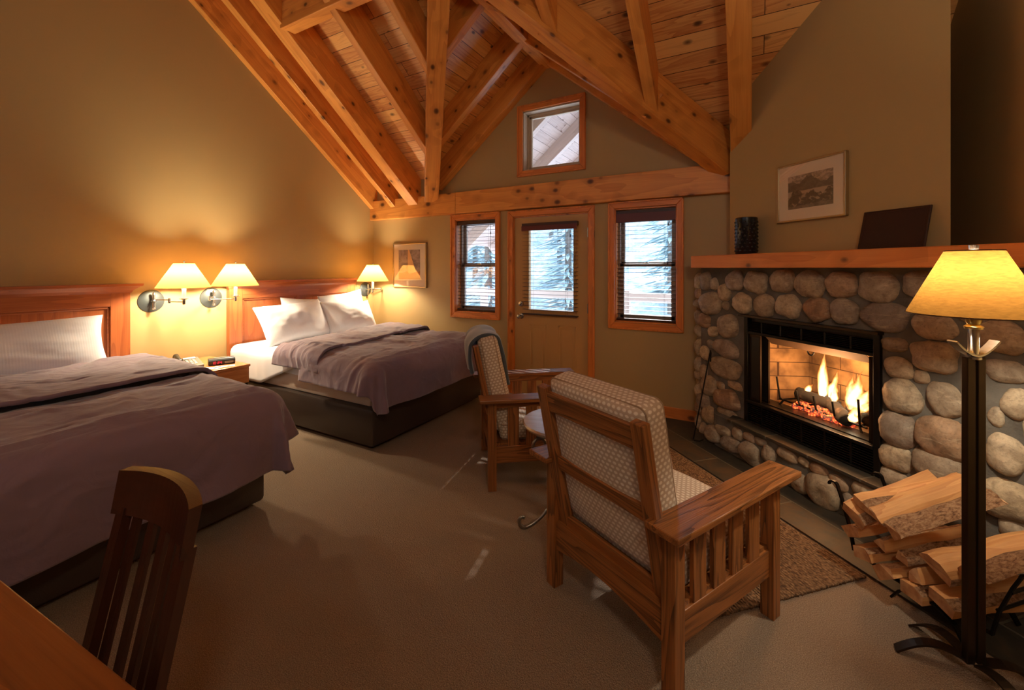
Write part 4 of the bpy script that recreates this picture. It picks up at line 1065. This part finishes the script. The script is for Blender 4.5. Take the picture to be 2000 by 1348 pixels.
def headboard(yc, label, w=1.58):
    t = thing('headboard', label, 'headboard', (-4.685, yc, 0)); h = w/2; X1 = .055
    MB().span((0, -h, .0), (X1, -h+.13, 1.245), bev=.003).build('stile', 'cherryz', t); MB().span((0, h-.13, .0), (X1, h, 1.245), bev=.003).build('stile', 'cherryz', t)
    MB().span((0, -.055, .3), (X1-.002, .055, 1.14), bev=.003).build('stile', 'cherryz', t)
    MB().span((0, -h+.13, 1.13), (X1, h-.13, 1.245), bev=.003).build('top_rail', 'cherryy', t); MB().span((0, -h+.13, .25), (X1, h-.13, .36), bev=.003).build('bottom_rail', 'cherryy', t)
    for a, b in ((-h+.13, -.055), (.055, h-.13)):
        MB().span((.006, a, .36), (.030, b, 1.13)).build('panel', 'cherryz', t)
        mb = MB()
        for p, q in (((.028, a, .36), (.044, a+.018, 1.13)), ((.028, b-.018, .36), (.044, b, 1.13)), ((.028, a, 1.112), (.044, b, 1.13))): mb.span(p, q, bev=.005)
        mb.build('moulding', 'cherryy', t)
    mb = MB()
    prof = [(0, 1.24), (X1+.004, 1.24), (X1+.012, 1.262), (X1+.040, 1.292), (X1+.052, 1.298), (X1+.055, 1.318), (0, 1.318)]
    n = len(prof); rings = []
    for sy in (-1, 1): rings.append([mb.bm.verts.new((x, sy*(h+max(0, x-X1)*1.35), z)) for x, z in prof])
    for k in range(n): mb.bm.faces.new((rings[0][k], rings[0][(k+1) % n], rings[1][(k+1) % n], rings[1][k]))
    mb.bm.faces.new(rings[0][::-1]); mb.bm.faces.new(rings[1]); mb.build('cornice', 'cherryy', t)
    return t
headboard(3.13, 'red-brown panelled headboard of the far bed, between two wall lamps'); headboard(.76, 'red-brown panelled headboard of the near bed at the left edge')

def pillow(label, loc, w, h, t, rx, rz, seed, ry=0, pin=.09):
    mb = MB()
    def S(sgn):
        def f(u, v):
            a, b = u*2-1, v*2-1
            th = t*(max(0, 1-abs(a)**2.4)*max(0, 1-abs(b)**2.4))**.55
            sx = w/2*(1-pin*(1-b*b)*.55)*a; sz = h/2*(1-pin*(1-a*a)*.9)*b
            q = Vector((a*1.6, b*1.6, seed+sgn)); wr = noise.noise(q)*.25+noise.noise(q*3)*.05
            return (sx, sgn*th*(1+wr), sz+.015*noise.noise(Vector((a, seed, 1)))*abs(b))
        return f
    mb.grid(S(-1), 44, 32); mb.grid(S(1), 44, 32)
    o = mb.build('pillow', 'linen', smooth=True, weld=True)
    m = Matrix.Translation(loc) @ Matrix.Rotation(rz, 4, 'Z') @ Matrix.Rotation(rx, 4, 'X') @ Matrix.Rotation(ry, 4, 'Y')
    o.matrix_world = m
    return tag(o, label, 'pillow')
# pillow face looks along local -y; rz=90deg turns it to face +x (into the room)
pz = R(90)
pillow('long white pillow leaning on the near bed headboard', (-4.33, .70, .885), 1.22, .44, .10, R(-24), pz, 2)
pillow('left front white pillow on the far bed, corner standing up', (-4.28, 2.83, .875), .80, .46, .10, R(-30), pz+R(3), 4, R(-3))
pillow('right front white pillow on the far bed, shaded face', (-4.25, 3.52, .86), .68, .43, .10, R(-32), pz-R(3), 6, R(2))
pillow('white pillow tucked behind the left front pillow of the far bed', (-4.47, 3.12, .89), .66, .44, .07, R(-12), pz, 8, R(4))
pillow('bright white pillow behind the right front pillow, nearest the corner lamp', (-4.46, 3.60, .92), .66, .46, .07, R(-12), pz, 10, R(-5))

# ---- nightstand with its things
ns = thing('nightstand', 'small wooden nightstand on a black metal frame between the beds', 'nightstand', (-4.30, 1.955, 0))
MB().span((-.34, -.215, .562), (.36, .215, .585), bev=.004).build('top', 'maplex', ns)
MB().span((-.33, -.208, .42), (.35, .208, .562), bev=.003).build('carcass', 'maplex', ns)
dr = MB().span((.349, -.188, .432), (.362, .188, .552), bev=.003).build('drawer', 'mapley', ns)
mb = MB()
for x in (-.325, .325):
    for y in (-.19, .19): mb.span((x-.0125, y-.0125, 0), (x+.0125, y+.0125, .42))
mb.span((-.335, -.20, .398), (.335, -.178, .42)); mb.span((-.335, .178, .398), (.335, .20, .42)); mb.span((.315, -.20, .398), (.338, .20, .42)); mb.span((-.338, -.20, .398), (-.315, .20, .42))
mb.build('metal_frame', 'black', ns)
ck = thing('alarm_clock', 'black digital alarm clock with a red display on the nightstand', 'clock', (-4.165, 2.04, .585), R(68))
MB().prism([(-.10, -.045, 0), (-.10, -.052, .038), (-.10, -.03, .058), (-.10, .06, .052), (-.10, .065, 0)], (.20, 0, 0), bev=.005).build('case', 'plastic', ck)
# seven-segment digits glowing behind the window
mb = MB(); segs = {'1': 'bc', '0': 'abcdef', '4': 'fgbc', '2': 'abged'}
def digit(x, ch):
    w, h = .011, .020; z = .013; y = -.0528
    P = {'a': ((0, h), (w, h)), 'g': ((0, h/2), (w, h/2)), 'd': ((0, 0), (w, 0)), 'f': ((0, h/2), (0, h)), 'e': ((0, 0), (0, h/2)), 'b': ((w, h/2), (w, h)), 'c': ((w, 0), (w, h/2))}
    for s_ in segs[ch]:
        (xa, za), (xb, zb_) = P[s_]; mb.span((x+min(xa, xb)-.0012, y-.0010-(za+zb_)*.05, z+min(za, zb_)-.0012), (x+max(xa, xb)+.0012, y+.003, z+max(za, zb_)+.0012))
for i, ch in enumerate('1024'): digit(-.075+i*.018+(.006 if i > 1 else 0), ch)
mb.build('display', 'display', ck)
MB().span((.02, -.0535, .012), (.085, -.047, .030)).build('label_strip', 'plastic2', ck)
MB().box((0, .01, .0575), (.12, .02, .005), rot=(R(4), 0, 0), bev=.002).build('snooze_bar', 'plastic2', ck)
ph = thing('telephone', 'grey desk telephone with keypad at the left of the nightstand', 'telephone', (-4.30, 1.83, .585), R(80))
MB().prism([(-.10, -.10, 0), (-.10, -.10, .02), (-.10, .10, .062), (-.10, .10, 0)], (.20, 0, 0), bev=.006).build('base', 'plastic2', ph)
mb = MB().tube([(-.065, -.075, .052), (-.065, -.06, .066), (-.065, .0, .082), (-.065, .07, .092), (-.065, .09, .078)], [.021, .023, .016, .023, .021], 12)
mb.build('handset', 'plastic', ph, smooth=True)
mb = MB()
for i in range(3):
    for j in range(4): mb.box((.0+i*.026, -.05+j*.028, .032+(j*.028)*.21), (.017, .017, .006), rot=(R(12), 0, 0), bev=.0015)
mb.build('keypad', 'paper', ph)
MB().box((.03, .075, .060), (.09, .035, .004), rot=(R(12), 0, 0)).build('label_card', 'paper', ph)
for i, (x, y, rz, wd, lb) in enumerate(((-4.05, 1.90, .5, .075, 'white note card with blue print at the front of the nightstand'), (-4.03, 2.00, 1.1, .06, 'small folded white leaflet beside the note card on the nightstand'))):
    t = thing('note_card', lb, 'card', (x, y, .5855), rz)
    MB().box((0, 0, .001), (.15, wd, .002)).build('sheet', 'paper', t)
    MB().lathe([(.018, 0), (.018, .0006)], (-.035, 0, .002), 16).lathe([(.018, 0), (.018, .0006)], (.03, .002, .002), 16).build('printed_mark', 'ink', t)

# ---- swing-arm wall lamps
def sconce(label, yp, arm, sh, rot2, zc=1.155, power=52):
    """yp: wall plate y; sh: (x, y) of the shade centre relative to the plate"""
    t = thing('wall_lamp', label, 'lamp', (XL, yp, zc), 0, 'swing-arm wall lamps over the beds')
    MB().lathe([(0, .028), (.03, .026), (.07, .018), (.098, .006), (.10, 0)], seg=40, axis='x').build('wall_plate', 'plate', t, autos=True)
    MB().lathe([(0, .075), (.013, .072), (.017, .05), (.017, .02)], seg=20, axis='x').tube([(.055, 0, .058), (.055, 0, -.058)], .011, 12).lathe([(0, -.078), (.011, -.072), (.014, -.062), (.008, -.055)], (.055, 0, 0), 16).lathe([(0, .078), (.011, .072), (.014, .062), (.008, .055)], (.055, 0, 0), 16).build('swivel', 'nickel', t, autos=True)
    el = Vector((arm[0], arm[1], 0)); sx = Vector((sh[0], sh[1], 0))
    mb = MB().tube([(.055, 0, .012), el+Vector((0, 0, .012))], .0055, 10).tube([el+Vector((0, 0, -.004)), sx+Vector((0, 0, -.004))], .0055, 10)
    mb.lathe([(0, -.02), (.010, -.016), (.010, .024), (0, .028)], el, 14).lathe([(0, -.030), (.012, -.024), (.012, .012), (.02, .018), (.034, .024), (.034, .028), (.012, .028)], sx, 20)
    mb.build('swing_arm', 'nickel', t, autos=True)
    MB().lathe([(.016, .028), (.016, .112), (.0, .114)], sx, 20).build('candle_sleeve', 'candle', t)
    zs = .125
    mb = MB().grid(lambda u, v: (sx.x+(.200+(.076-.200)*v)*math.cos(2*math.pi*u), sx.y+(.200+(.076-.200)*v)*math.sin(2*math.pi*u), zs+.212*v), 64, 6)
    shd = mb.build('lamp_shade', 'shade', t, smooth=True, weld=True)
    mb = MB()
    for a in range(3):
        an = a*2*math.pi/3+.4; mb.tube([sx+Vector((0, 0, zs+.205)), sx+Vector((.075*math.cos(an), .075*math.sin(an), zs+.207))], .0018, 6)
    mb.tube([sx+Vector((0, 0, .11)), sx+Vector((0, 0, zs+.235))], .003, 8); mb.lathe([(0, 0), (.008, .003), (.008, .010), (0, .014)], sx+Vector((0, 0, zs+.222)), 12)
    mb.build('finial', 'nickel', t)
    b = lamp('bulb_light', 'POINT', Vector((XL, yp, zc))+sx+Vector((0, 0, zs+.095)), power, (1, .84, .58), shadow_soft_size=.045)
    return t
sconce('swing-arm wall lamp left of the pair, beside the near bed headboard', 1.715, (.17, .07), (.33, .115), 0)
sconce('swing-arm wall lamp right of the pair, nearer the far bed', 2.20, (.17, -.09), (.30, .075), 0)
sconce('single swing-arm wall lamp in the corner right of the far bed', 4.14, (.20, .10), (.37, -.20), 0)
# ================================================================== ARMCHAIRS
def armchair(label, loc, ang, blanket=False):
    """x: sitter's right, y: forward, origin at the rear left leg corner"""
    t = thing('armchair', label, 'chair', loc, ang-R(90), 'oak armchairs in front of the fireplace')
    W, D, H, LG = .684, .70, .585, .055
    for x in (0, W-LG):
        MB().span((x, 0, 0), (x+LG, LG, H), bev=.003).build('leg', 'oakz', t); MB().span((x, D-LG, 0), (x+LG, D, H), bev=.003).build('leg', 'oakz', t)
        cx = x+LG/2; s = -1 if x == 0 else 1
        ax0, ax1 = (-.055, .075) if s < 0 else (W-.075, W+.055)
        MB().span((ax0, -.06, H), (ax1, D+.06, H+.024), bev=.004).build('armrest', 'oaky', t)
        MB().span((cx-.012, LG, .175), (cx+.012, D-LG, .285), bev=.003).build('side_rail', 'oaky', t)
        MB().span((cx-.012, LG, H-.05), (cx+.012, D-LG, H), bev=.003).build('side_rail', 'oaky', t)
        n = 4
        for k in range(n):
            y = LG+.075+k*(D-2*LG-.15-.075)/(n-1); MB().span((cx-.009, y, .28), (cx+.009, y+.075, H-.048), bev=.002).build('slat', 'oakz', t)
    # front and rear aprons, the rear one arched
    MB().span((LG, D-.042, .18), (W-LG, D-.016, .29), bev=.003).build('front_apron', 'oakx', t)
    n = 14; pts = [(LG, 0.014, .30), (W-LG, 0.014, .30)]+[(W-LG-(W-2*LG)*k/n, .014, .175+.035*math.sin(math.pi*k/n)) for k in range(n+1)]
    MB().prism(pts, (0, .026, 0)).build('rear_apron', 'oakx', t)
    # reclined back frame
    bk = bpy.data.objects.new('back_frame', None); C.objects.link(bk); bk.parent = t; bk.empty_display_size = .1
    bk.location = (W/2, .055, .285); bk.rotation_euler = (R(11.5), 0, 0)
    bw = .262; BH = .665
    for s in (-1, 1): MB().span((s*bw-.029*(1 if s > 0 else 1), -.018, -.02), (s*bw+.029, .018, BH), bev=.003).build('post', 'oakz', bk)
    for z0, z1 in ((.0, .06), (.29, .345), (BH-.105, BH-.02)): MB().span((-bw+.028, -.012, z0), (bw-.028, .012, z1), bev=.003).build('back_rail', 'oakx', bk)
    # cushions with welts
    def cushion(name, c, size, par, r=.035):
        mb = MB().box(c, size, bev=r, seg=4)
        bmesh.ops.subdivide_edges(mb.bm, edges=[e for e in mb.bm.edges if e.calc_length() > .2], cuts=10, use_grid_fill=True)
        for v in mb.bm.verts:
            q = v.co-Vector(c); k = 1
            for i in range(3): k *= max(0, 1-(abs(q[i])/(size[i]/2))**2*.75) if size[i] > .2 else 1
            ax = min(range(3), key=lambda i: size[i])
            v.co[ax] += math.copysign(.022*k, q[ax])+.004*noise.noise(v.co*9)
        o = mb.uvbox().build(name, 'dots', par, autos=True)
        ax = min(range(3), key=lambda i: size[i]); oth = [i for i in range(3) if i != ax]
        for sg in (-1, 1):
            pts = []; hx, hz = size[oth[0]]/2-.004, size[oth[1]]/2-.004; rr_ = .03
            for cxn, czn, a0 in ((1, 1, 0), (-1, 1, 90), (-1, -1, 180), (1, -1, 270)):
                for k in range(5):
                    a = R(a0+k*22.5); p = [0, 0, 0]; p[oth[0]] = c[oth[0]]+cxn*(hx-rr_)+rr_*math.cos(a); p[oth[1]] = c[oth[1]]+czn*(hz-rr_)+rr_*math.sin(a); p[ax] = c[ax]+sg*(size[ax]/2-.018); pts.append(p)
            MB().tube(pts, .0035, 6, closed=True).build('welt', 'cushionpipe', o, smooth=True)
        return o
    cushion('seat_cushion', (W/2, .385, .36), (W-2*LG-.012, .60, .12), t)
    MB().span((LG*.5, .05, .285), (W-LG*.5, D-.03, .302)).build('seat_deck', 'oakx', t)
    cushion('back_cushion', (0, .085, .375), (.525, .125, .645), bk)
    return t, bk
CH1 = (-.82, 1.781, 0); A1 = R(62.4)
armchair('oak armchair with dotted cushions in the foreground, seen from behind', CH1, A1)
CH2 = (-1.892, 2.848, 0); A2 = R(37.5)
c2, bk2 = armchair('oak armchair with dotted cushions and a blue-grey blanket over its back, near the door', CH2, A2)
# blanket folded over the top of the back, in the back frame's own place
bpy.context.view_layer.update()
mw = c2.matrix_world @ Matrix.Translation((.342, .055, .285)) @ Matrix.Rotation(R(11.5), 4, 'X')
def throw(u, v):
    # v runs front hem -> over the top -> rear hem ; local y forward
    x = -.02+(u-.5)*.46; s = v*.85; zt = .735; r = .115; f = .31
    if s < f: y, z = .175, zt-r-(f-s)+.03
    elif s < f+math.pi*r: a = (s-f)/r; y, z = .175-r+r*math.cos(a), zt-r+.03+r*math.sin(a)*.62
    else: d = s-f-math.pi*r; y, z = .175-2*r-.02*math.sin(d*9), zt-r+.03-d
    n = noise.noise(Vector((x*7, s*5, 3)))
    return (x+.012*n, y+.012*n+.01*math.sin(u*9), z)
b = MB().grid(throw, 40, 60).build('throw_blanket', 'wool', smooth=True, solid=.022); b.matrix_world = mw
tag(b, 'blue-grey wool throw folded over the back of the far armchair', 'blanket')

# ================================================================== SIDE TABLE
rt = thing('side_table', 'small round table with a pale top and scrolled iron legs between the armchairs', 'table', (-.914, 2.24, 0), R(20)); rt.scale = (.92, .92, 1.045)
MB().lathe([(0, .533), (.245, .533), (.258, .540), (.262, .550), (.256, .560), (0, .560)], seg=64).build('table_top', 'tabletop', rt, autos=True)
MB().lathe([(.20, .515), (.215, .515), (.215, .533), (.20, .533)], seg=48, closed=True).build('ring', 'pewter', rt, autos=True)
for k in range(3):
    a = R(205+120*k); ux, uy = math.cos(a), math.sin(a)
    prof = [(.15, .40), (.175, .385), (.20, .395), (.215, .425), (.205, .465), (.17, .485), (.14, .47), (.125, .43), (.115, .37), (.085, .29), (.06, .20), (.085, .12), (.15, .06), (.215, .025), (.265, .012), (.295, .03), (.30, .062), (.28, .078), (.262, .065)]
    # upper scroll carries the ring, lower scroll is the foot
    fine = []
    for i in range(len(prof)-1):
        for j in range(4): fine.append((prof[i][0]+(prof[i+1][0]-prof[i][0])*j/4, prof[i][1]+(prof[i+1][1]-prof[i][1])*j/4))
    for _ in range(3): fine = [fine[0]]+[((fine[i-1][0]+2*fine[i][0]+fine[i+1][0])/4, (fine[i-1][1]+2*fine[i][1]+fine[i+1][1])/4) for i in range(1, len(fine)-1)]+[fine[-1]]
    mb = MB().tube([(r*ux, r*uy, z) for r, z in fine], .0105, 10)
    mb.tube([(.17*ux, .17*uy, .484), (.19*ux, .19*uy, .51), (.205*ux, .205*uy, .518)], .009, 8)
    mb.build('leg', 'pewter', rt, smooth=True)
MB().lathe([(.0, .19), (.05, .195), (.05, .205), (.0, .21)], seg=24).build('collar', 'pewter', rt, autos=True)

# ================================================================== RUG
mb = MB(); n = 90
def rugp(u, v):
    x = -.10+u*1.62; y = -.64-v*.90
    ed = min(u, 1-u, v, 1-v); j = .006 if ed < .012 else 0
    return (x+j*noise.noise(Vector((v*120, u*90, 1)))*1.5, y+j*noise.noise(Vector((u*150, v*90, 2)))*1.5, .013+.0016*noise.noise(Vector((x*60, y*60, 0))))
mb.grid(rugp, 160, 110)
for e_ in [e for e in mb.bm.edges if e.is_boundary]: pass
tag(mb.build('jute_rug', 'jute', smooth=True, solid=.011, loc=DIAG['loc'], rot=(0, 0, DIAG['rz'])), 'braided brown jute rug between the foreground armchair and the slate hearth', 'rug')

# ================================================================== FLOOR LAMP
fl_ = thing('floor_lamp', 'tall dark iron floor lamp with an amber cone shade at the right edge', 'lamp', (.692, 2.112, 0), R(29.4))
mb = MB()
for x in (-.019, .019): mb.span((x-.0145, -.011, .05), (x+.0145, .011, 1.135), bev=.003)
mb.build('pole', 'bronze', fl_)
MB().span((-.008, -.006, .08), (.008, .006, 1.12)).build('inner_rod', 'bronze', fl_)
mb = MB(); pts = []
for k in range(13):
    t = -1+k/6; pts.append((t*.077, -.02*0, 1.140+.052*abs(t)**1.7))
mb.strap(pts, .034, .006, (0, 1, 0)); mb.build('cradle', 'nickel', fl_)
MB().lathe([(.0, 1.128), (.021, 1.128), (.021, 1.136), (.012, 1.140), (.0145, 1.145), (.0145, 1.235), (.0, 1.235)], seg=20).build('stem', 'nickel', fl_, autos=True)
mb = MB().lathe([(.0, 1.235), (.024, 1.235), (.026, 1.243), (.016, 1.25), (.020, 1.258), (.024, 1.285), (.018, 1.30), (.018, 1.34), (.0, 1.34)], seg=20)
mb.tube([(0, 0, 1.275), (-.045, -.01, 1.278), (-.052, -.01, 1.274)], .004, 8); mb.build('socket', 'brass', fl_, autos=True)
z0, z1, r0, r1 = 1.285, 1.512, .178, .075
MB().grid(lambda u, v: ((r0+(r1-r0)*v)*math.cos(2*math.pi*u), (r0+(r1-r0)*v)*math.sin(2*math.pi*u), z0+(z1-z0)*v), 72, 8).build('lamp_shade', 'shade2', fl_, smooth=True, weld=True)
mb = MB()
for rr_, zz in ((r0, z0), (r1, z1)): mb.tube([(rr_*math.cos(R(k*7.5)), rr_*math.sin(R(k*7.5)), zz) for k in range(48)], .0022, 6, closed=True)
mb.build('shade_rim', 'darkwoodx', fl_)
mb = MB()
for k in range(3): a = R(120*k+15); mb.tube([(0, 0, z1-.006), (r1*math.cos(a), r1*math.sin(a), z1-.003)], .002, 6)
mb.tube([(0, 0, 1.34), (0, 0, 1.53)], .003, 8); mb.lathe([(0, 1.515), (.013, 1.518), (.014, 1.532), (0, 1.534)], seg=16)
mb.build('finial', 'nickel', fl_)
for k, a in enumerate((R(150), R(95), R(335), R(265))):
    ux, uy = math.cos(a), math.sin(a); pts = []
    for i in range(11):
        t = i/10; pts.append((ux*(.02+.19*t), uy*(.02+.19*t), .055-.02*t+.032*math.sin(math.pi*t)-.030*t*t))
    MB().strap(pts, .038, .007, (-uy, ux, 0)).build('foot', 'bronze', fl_)
p = fl_.matrix_world
lamp('bulb_light', 'POINT', (.692, 2.112, 1.40), 30.0, (1, .88, .68), shadow_soft_size=.03)

# ================================================================== DESK, DESK CHAIR
dk = thing('desk', 'brown wooden desk, its corner filling the bottom left of the view', 'desk', (-1.474, .263, 0), R(4.2))
MB().span((-.75, -.62, .722), (.72, .0, .75), bev=.003).build('desk_top', 'deskx', dk)
MB().span((-.68, -.57, .64), (.66, -.05, .722), bev=.003).build('apron', 'deskx', dk)
for x in (-.70, .64):
    for y in (-.58, -.09): MB().span((x, y, 0), (x+.05, y+.05, .722), bev=.003).build('leg', 'deskz', dk)
dc = thing('desk_chair', 'dark slat-back wooden chair pushed up to the desk', 'chair', (-1.198, .15, 0), R(0))
# seat toward the desk (-y), back curved away; back height .95
def backcurve(x, z): # y of back surface at x, z
    return .200+.215*max(0, (z-.45))+.034*(1-(x/.172)**2)
hw_ = .172
mb = MB(); n = 16; ring = []
for i in range(n+1):
    x = -hw_-.004+(2*hw_+.008)*i/n; y = backcurve(x, .92); y2 = backcurve(x, .84)
    zt = .945+.006*(1-(x/hw_)**2)
    ring.append([mb.bm.verts.new(q) for q in ((x, y2-.011, .845), (x, y2+.011, .845), (x, y+.014, zt), (x, y-.012, zt))])
for A, B in zip(ring, ring[1:]):
    for k in range(4): mb.bm.faces.new((A[k], A[(k+1) % 4], B[(k+1) % 4], B[k]))
mb.bm.faces.new(ring[0][::-1]); mb.bm.faces.new(ring[-1]); mb.build('crest_rail', 'darkwoodx', dc)
for s in (-1, 1):
    pts = [(s*(hw_-.017), backcurve(hw_-.017, z)-.0, z) for z in (.45, .55, .65, .75, .85, .86)]
    pts = [(s*(hw_-.017), .27, 0.0), (s*(hw_-.017), .235, .2), (s*(hw_-.017), .205, .40)]+pts
    MB().strap(pts, .038, .020, (1, 0, 0)).build('back_post', 'darkwoodz', dc)
    MB().span((s*.16-.018, -.21, 0), (s*.16+.018, -.174, .43), bev=.003).build('front_leg', 'darkwoodz', dc)
for k in range(5):
    x = -.112+k*.056
    MB().strap([(x, backcurve(x, z), z) for z in (.47, .55, .63, .71, .79, .85)], .028, .010, (1, 0, 0)).build('slat', 'darkwoodz', dc)
MB().strap([(x, backcurve(x, .47), .478) for x in [(-.17+k*.034) for k in range(11)]], .045, .018, (0, 0, 1)).build('lower_rail', 'darkwoodx', dc)
MB().box((0, .0, .445), (.38, .42, .028), bev=.01).build('seat', 'darkwoody', dc)
mb = MB()
mb.span((-.16, -.2, .385), (.16, -.18, .43)); mb.span((-.17, -.19, .385), (-.15, .19, .43)); mb.span((.15, -.19, .385), (.17, .19, .43)); mb.span((-.16, .17, .385), (.16, .19, .43))
mb.build('seat_apron', 'darkwoodx', dc)
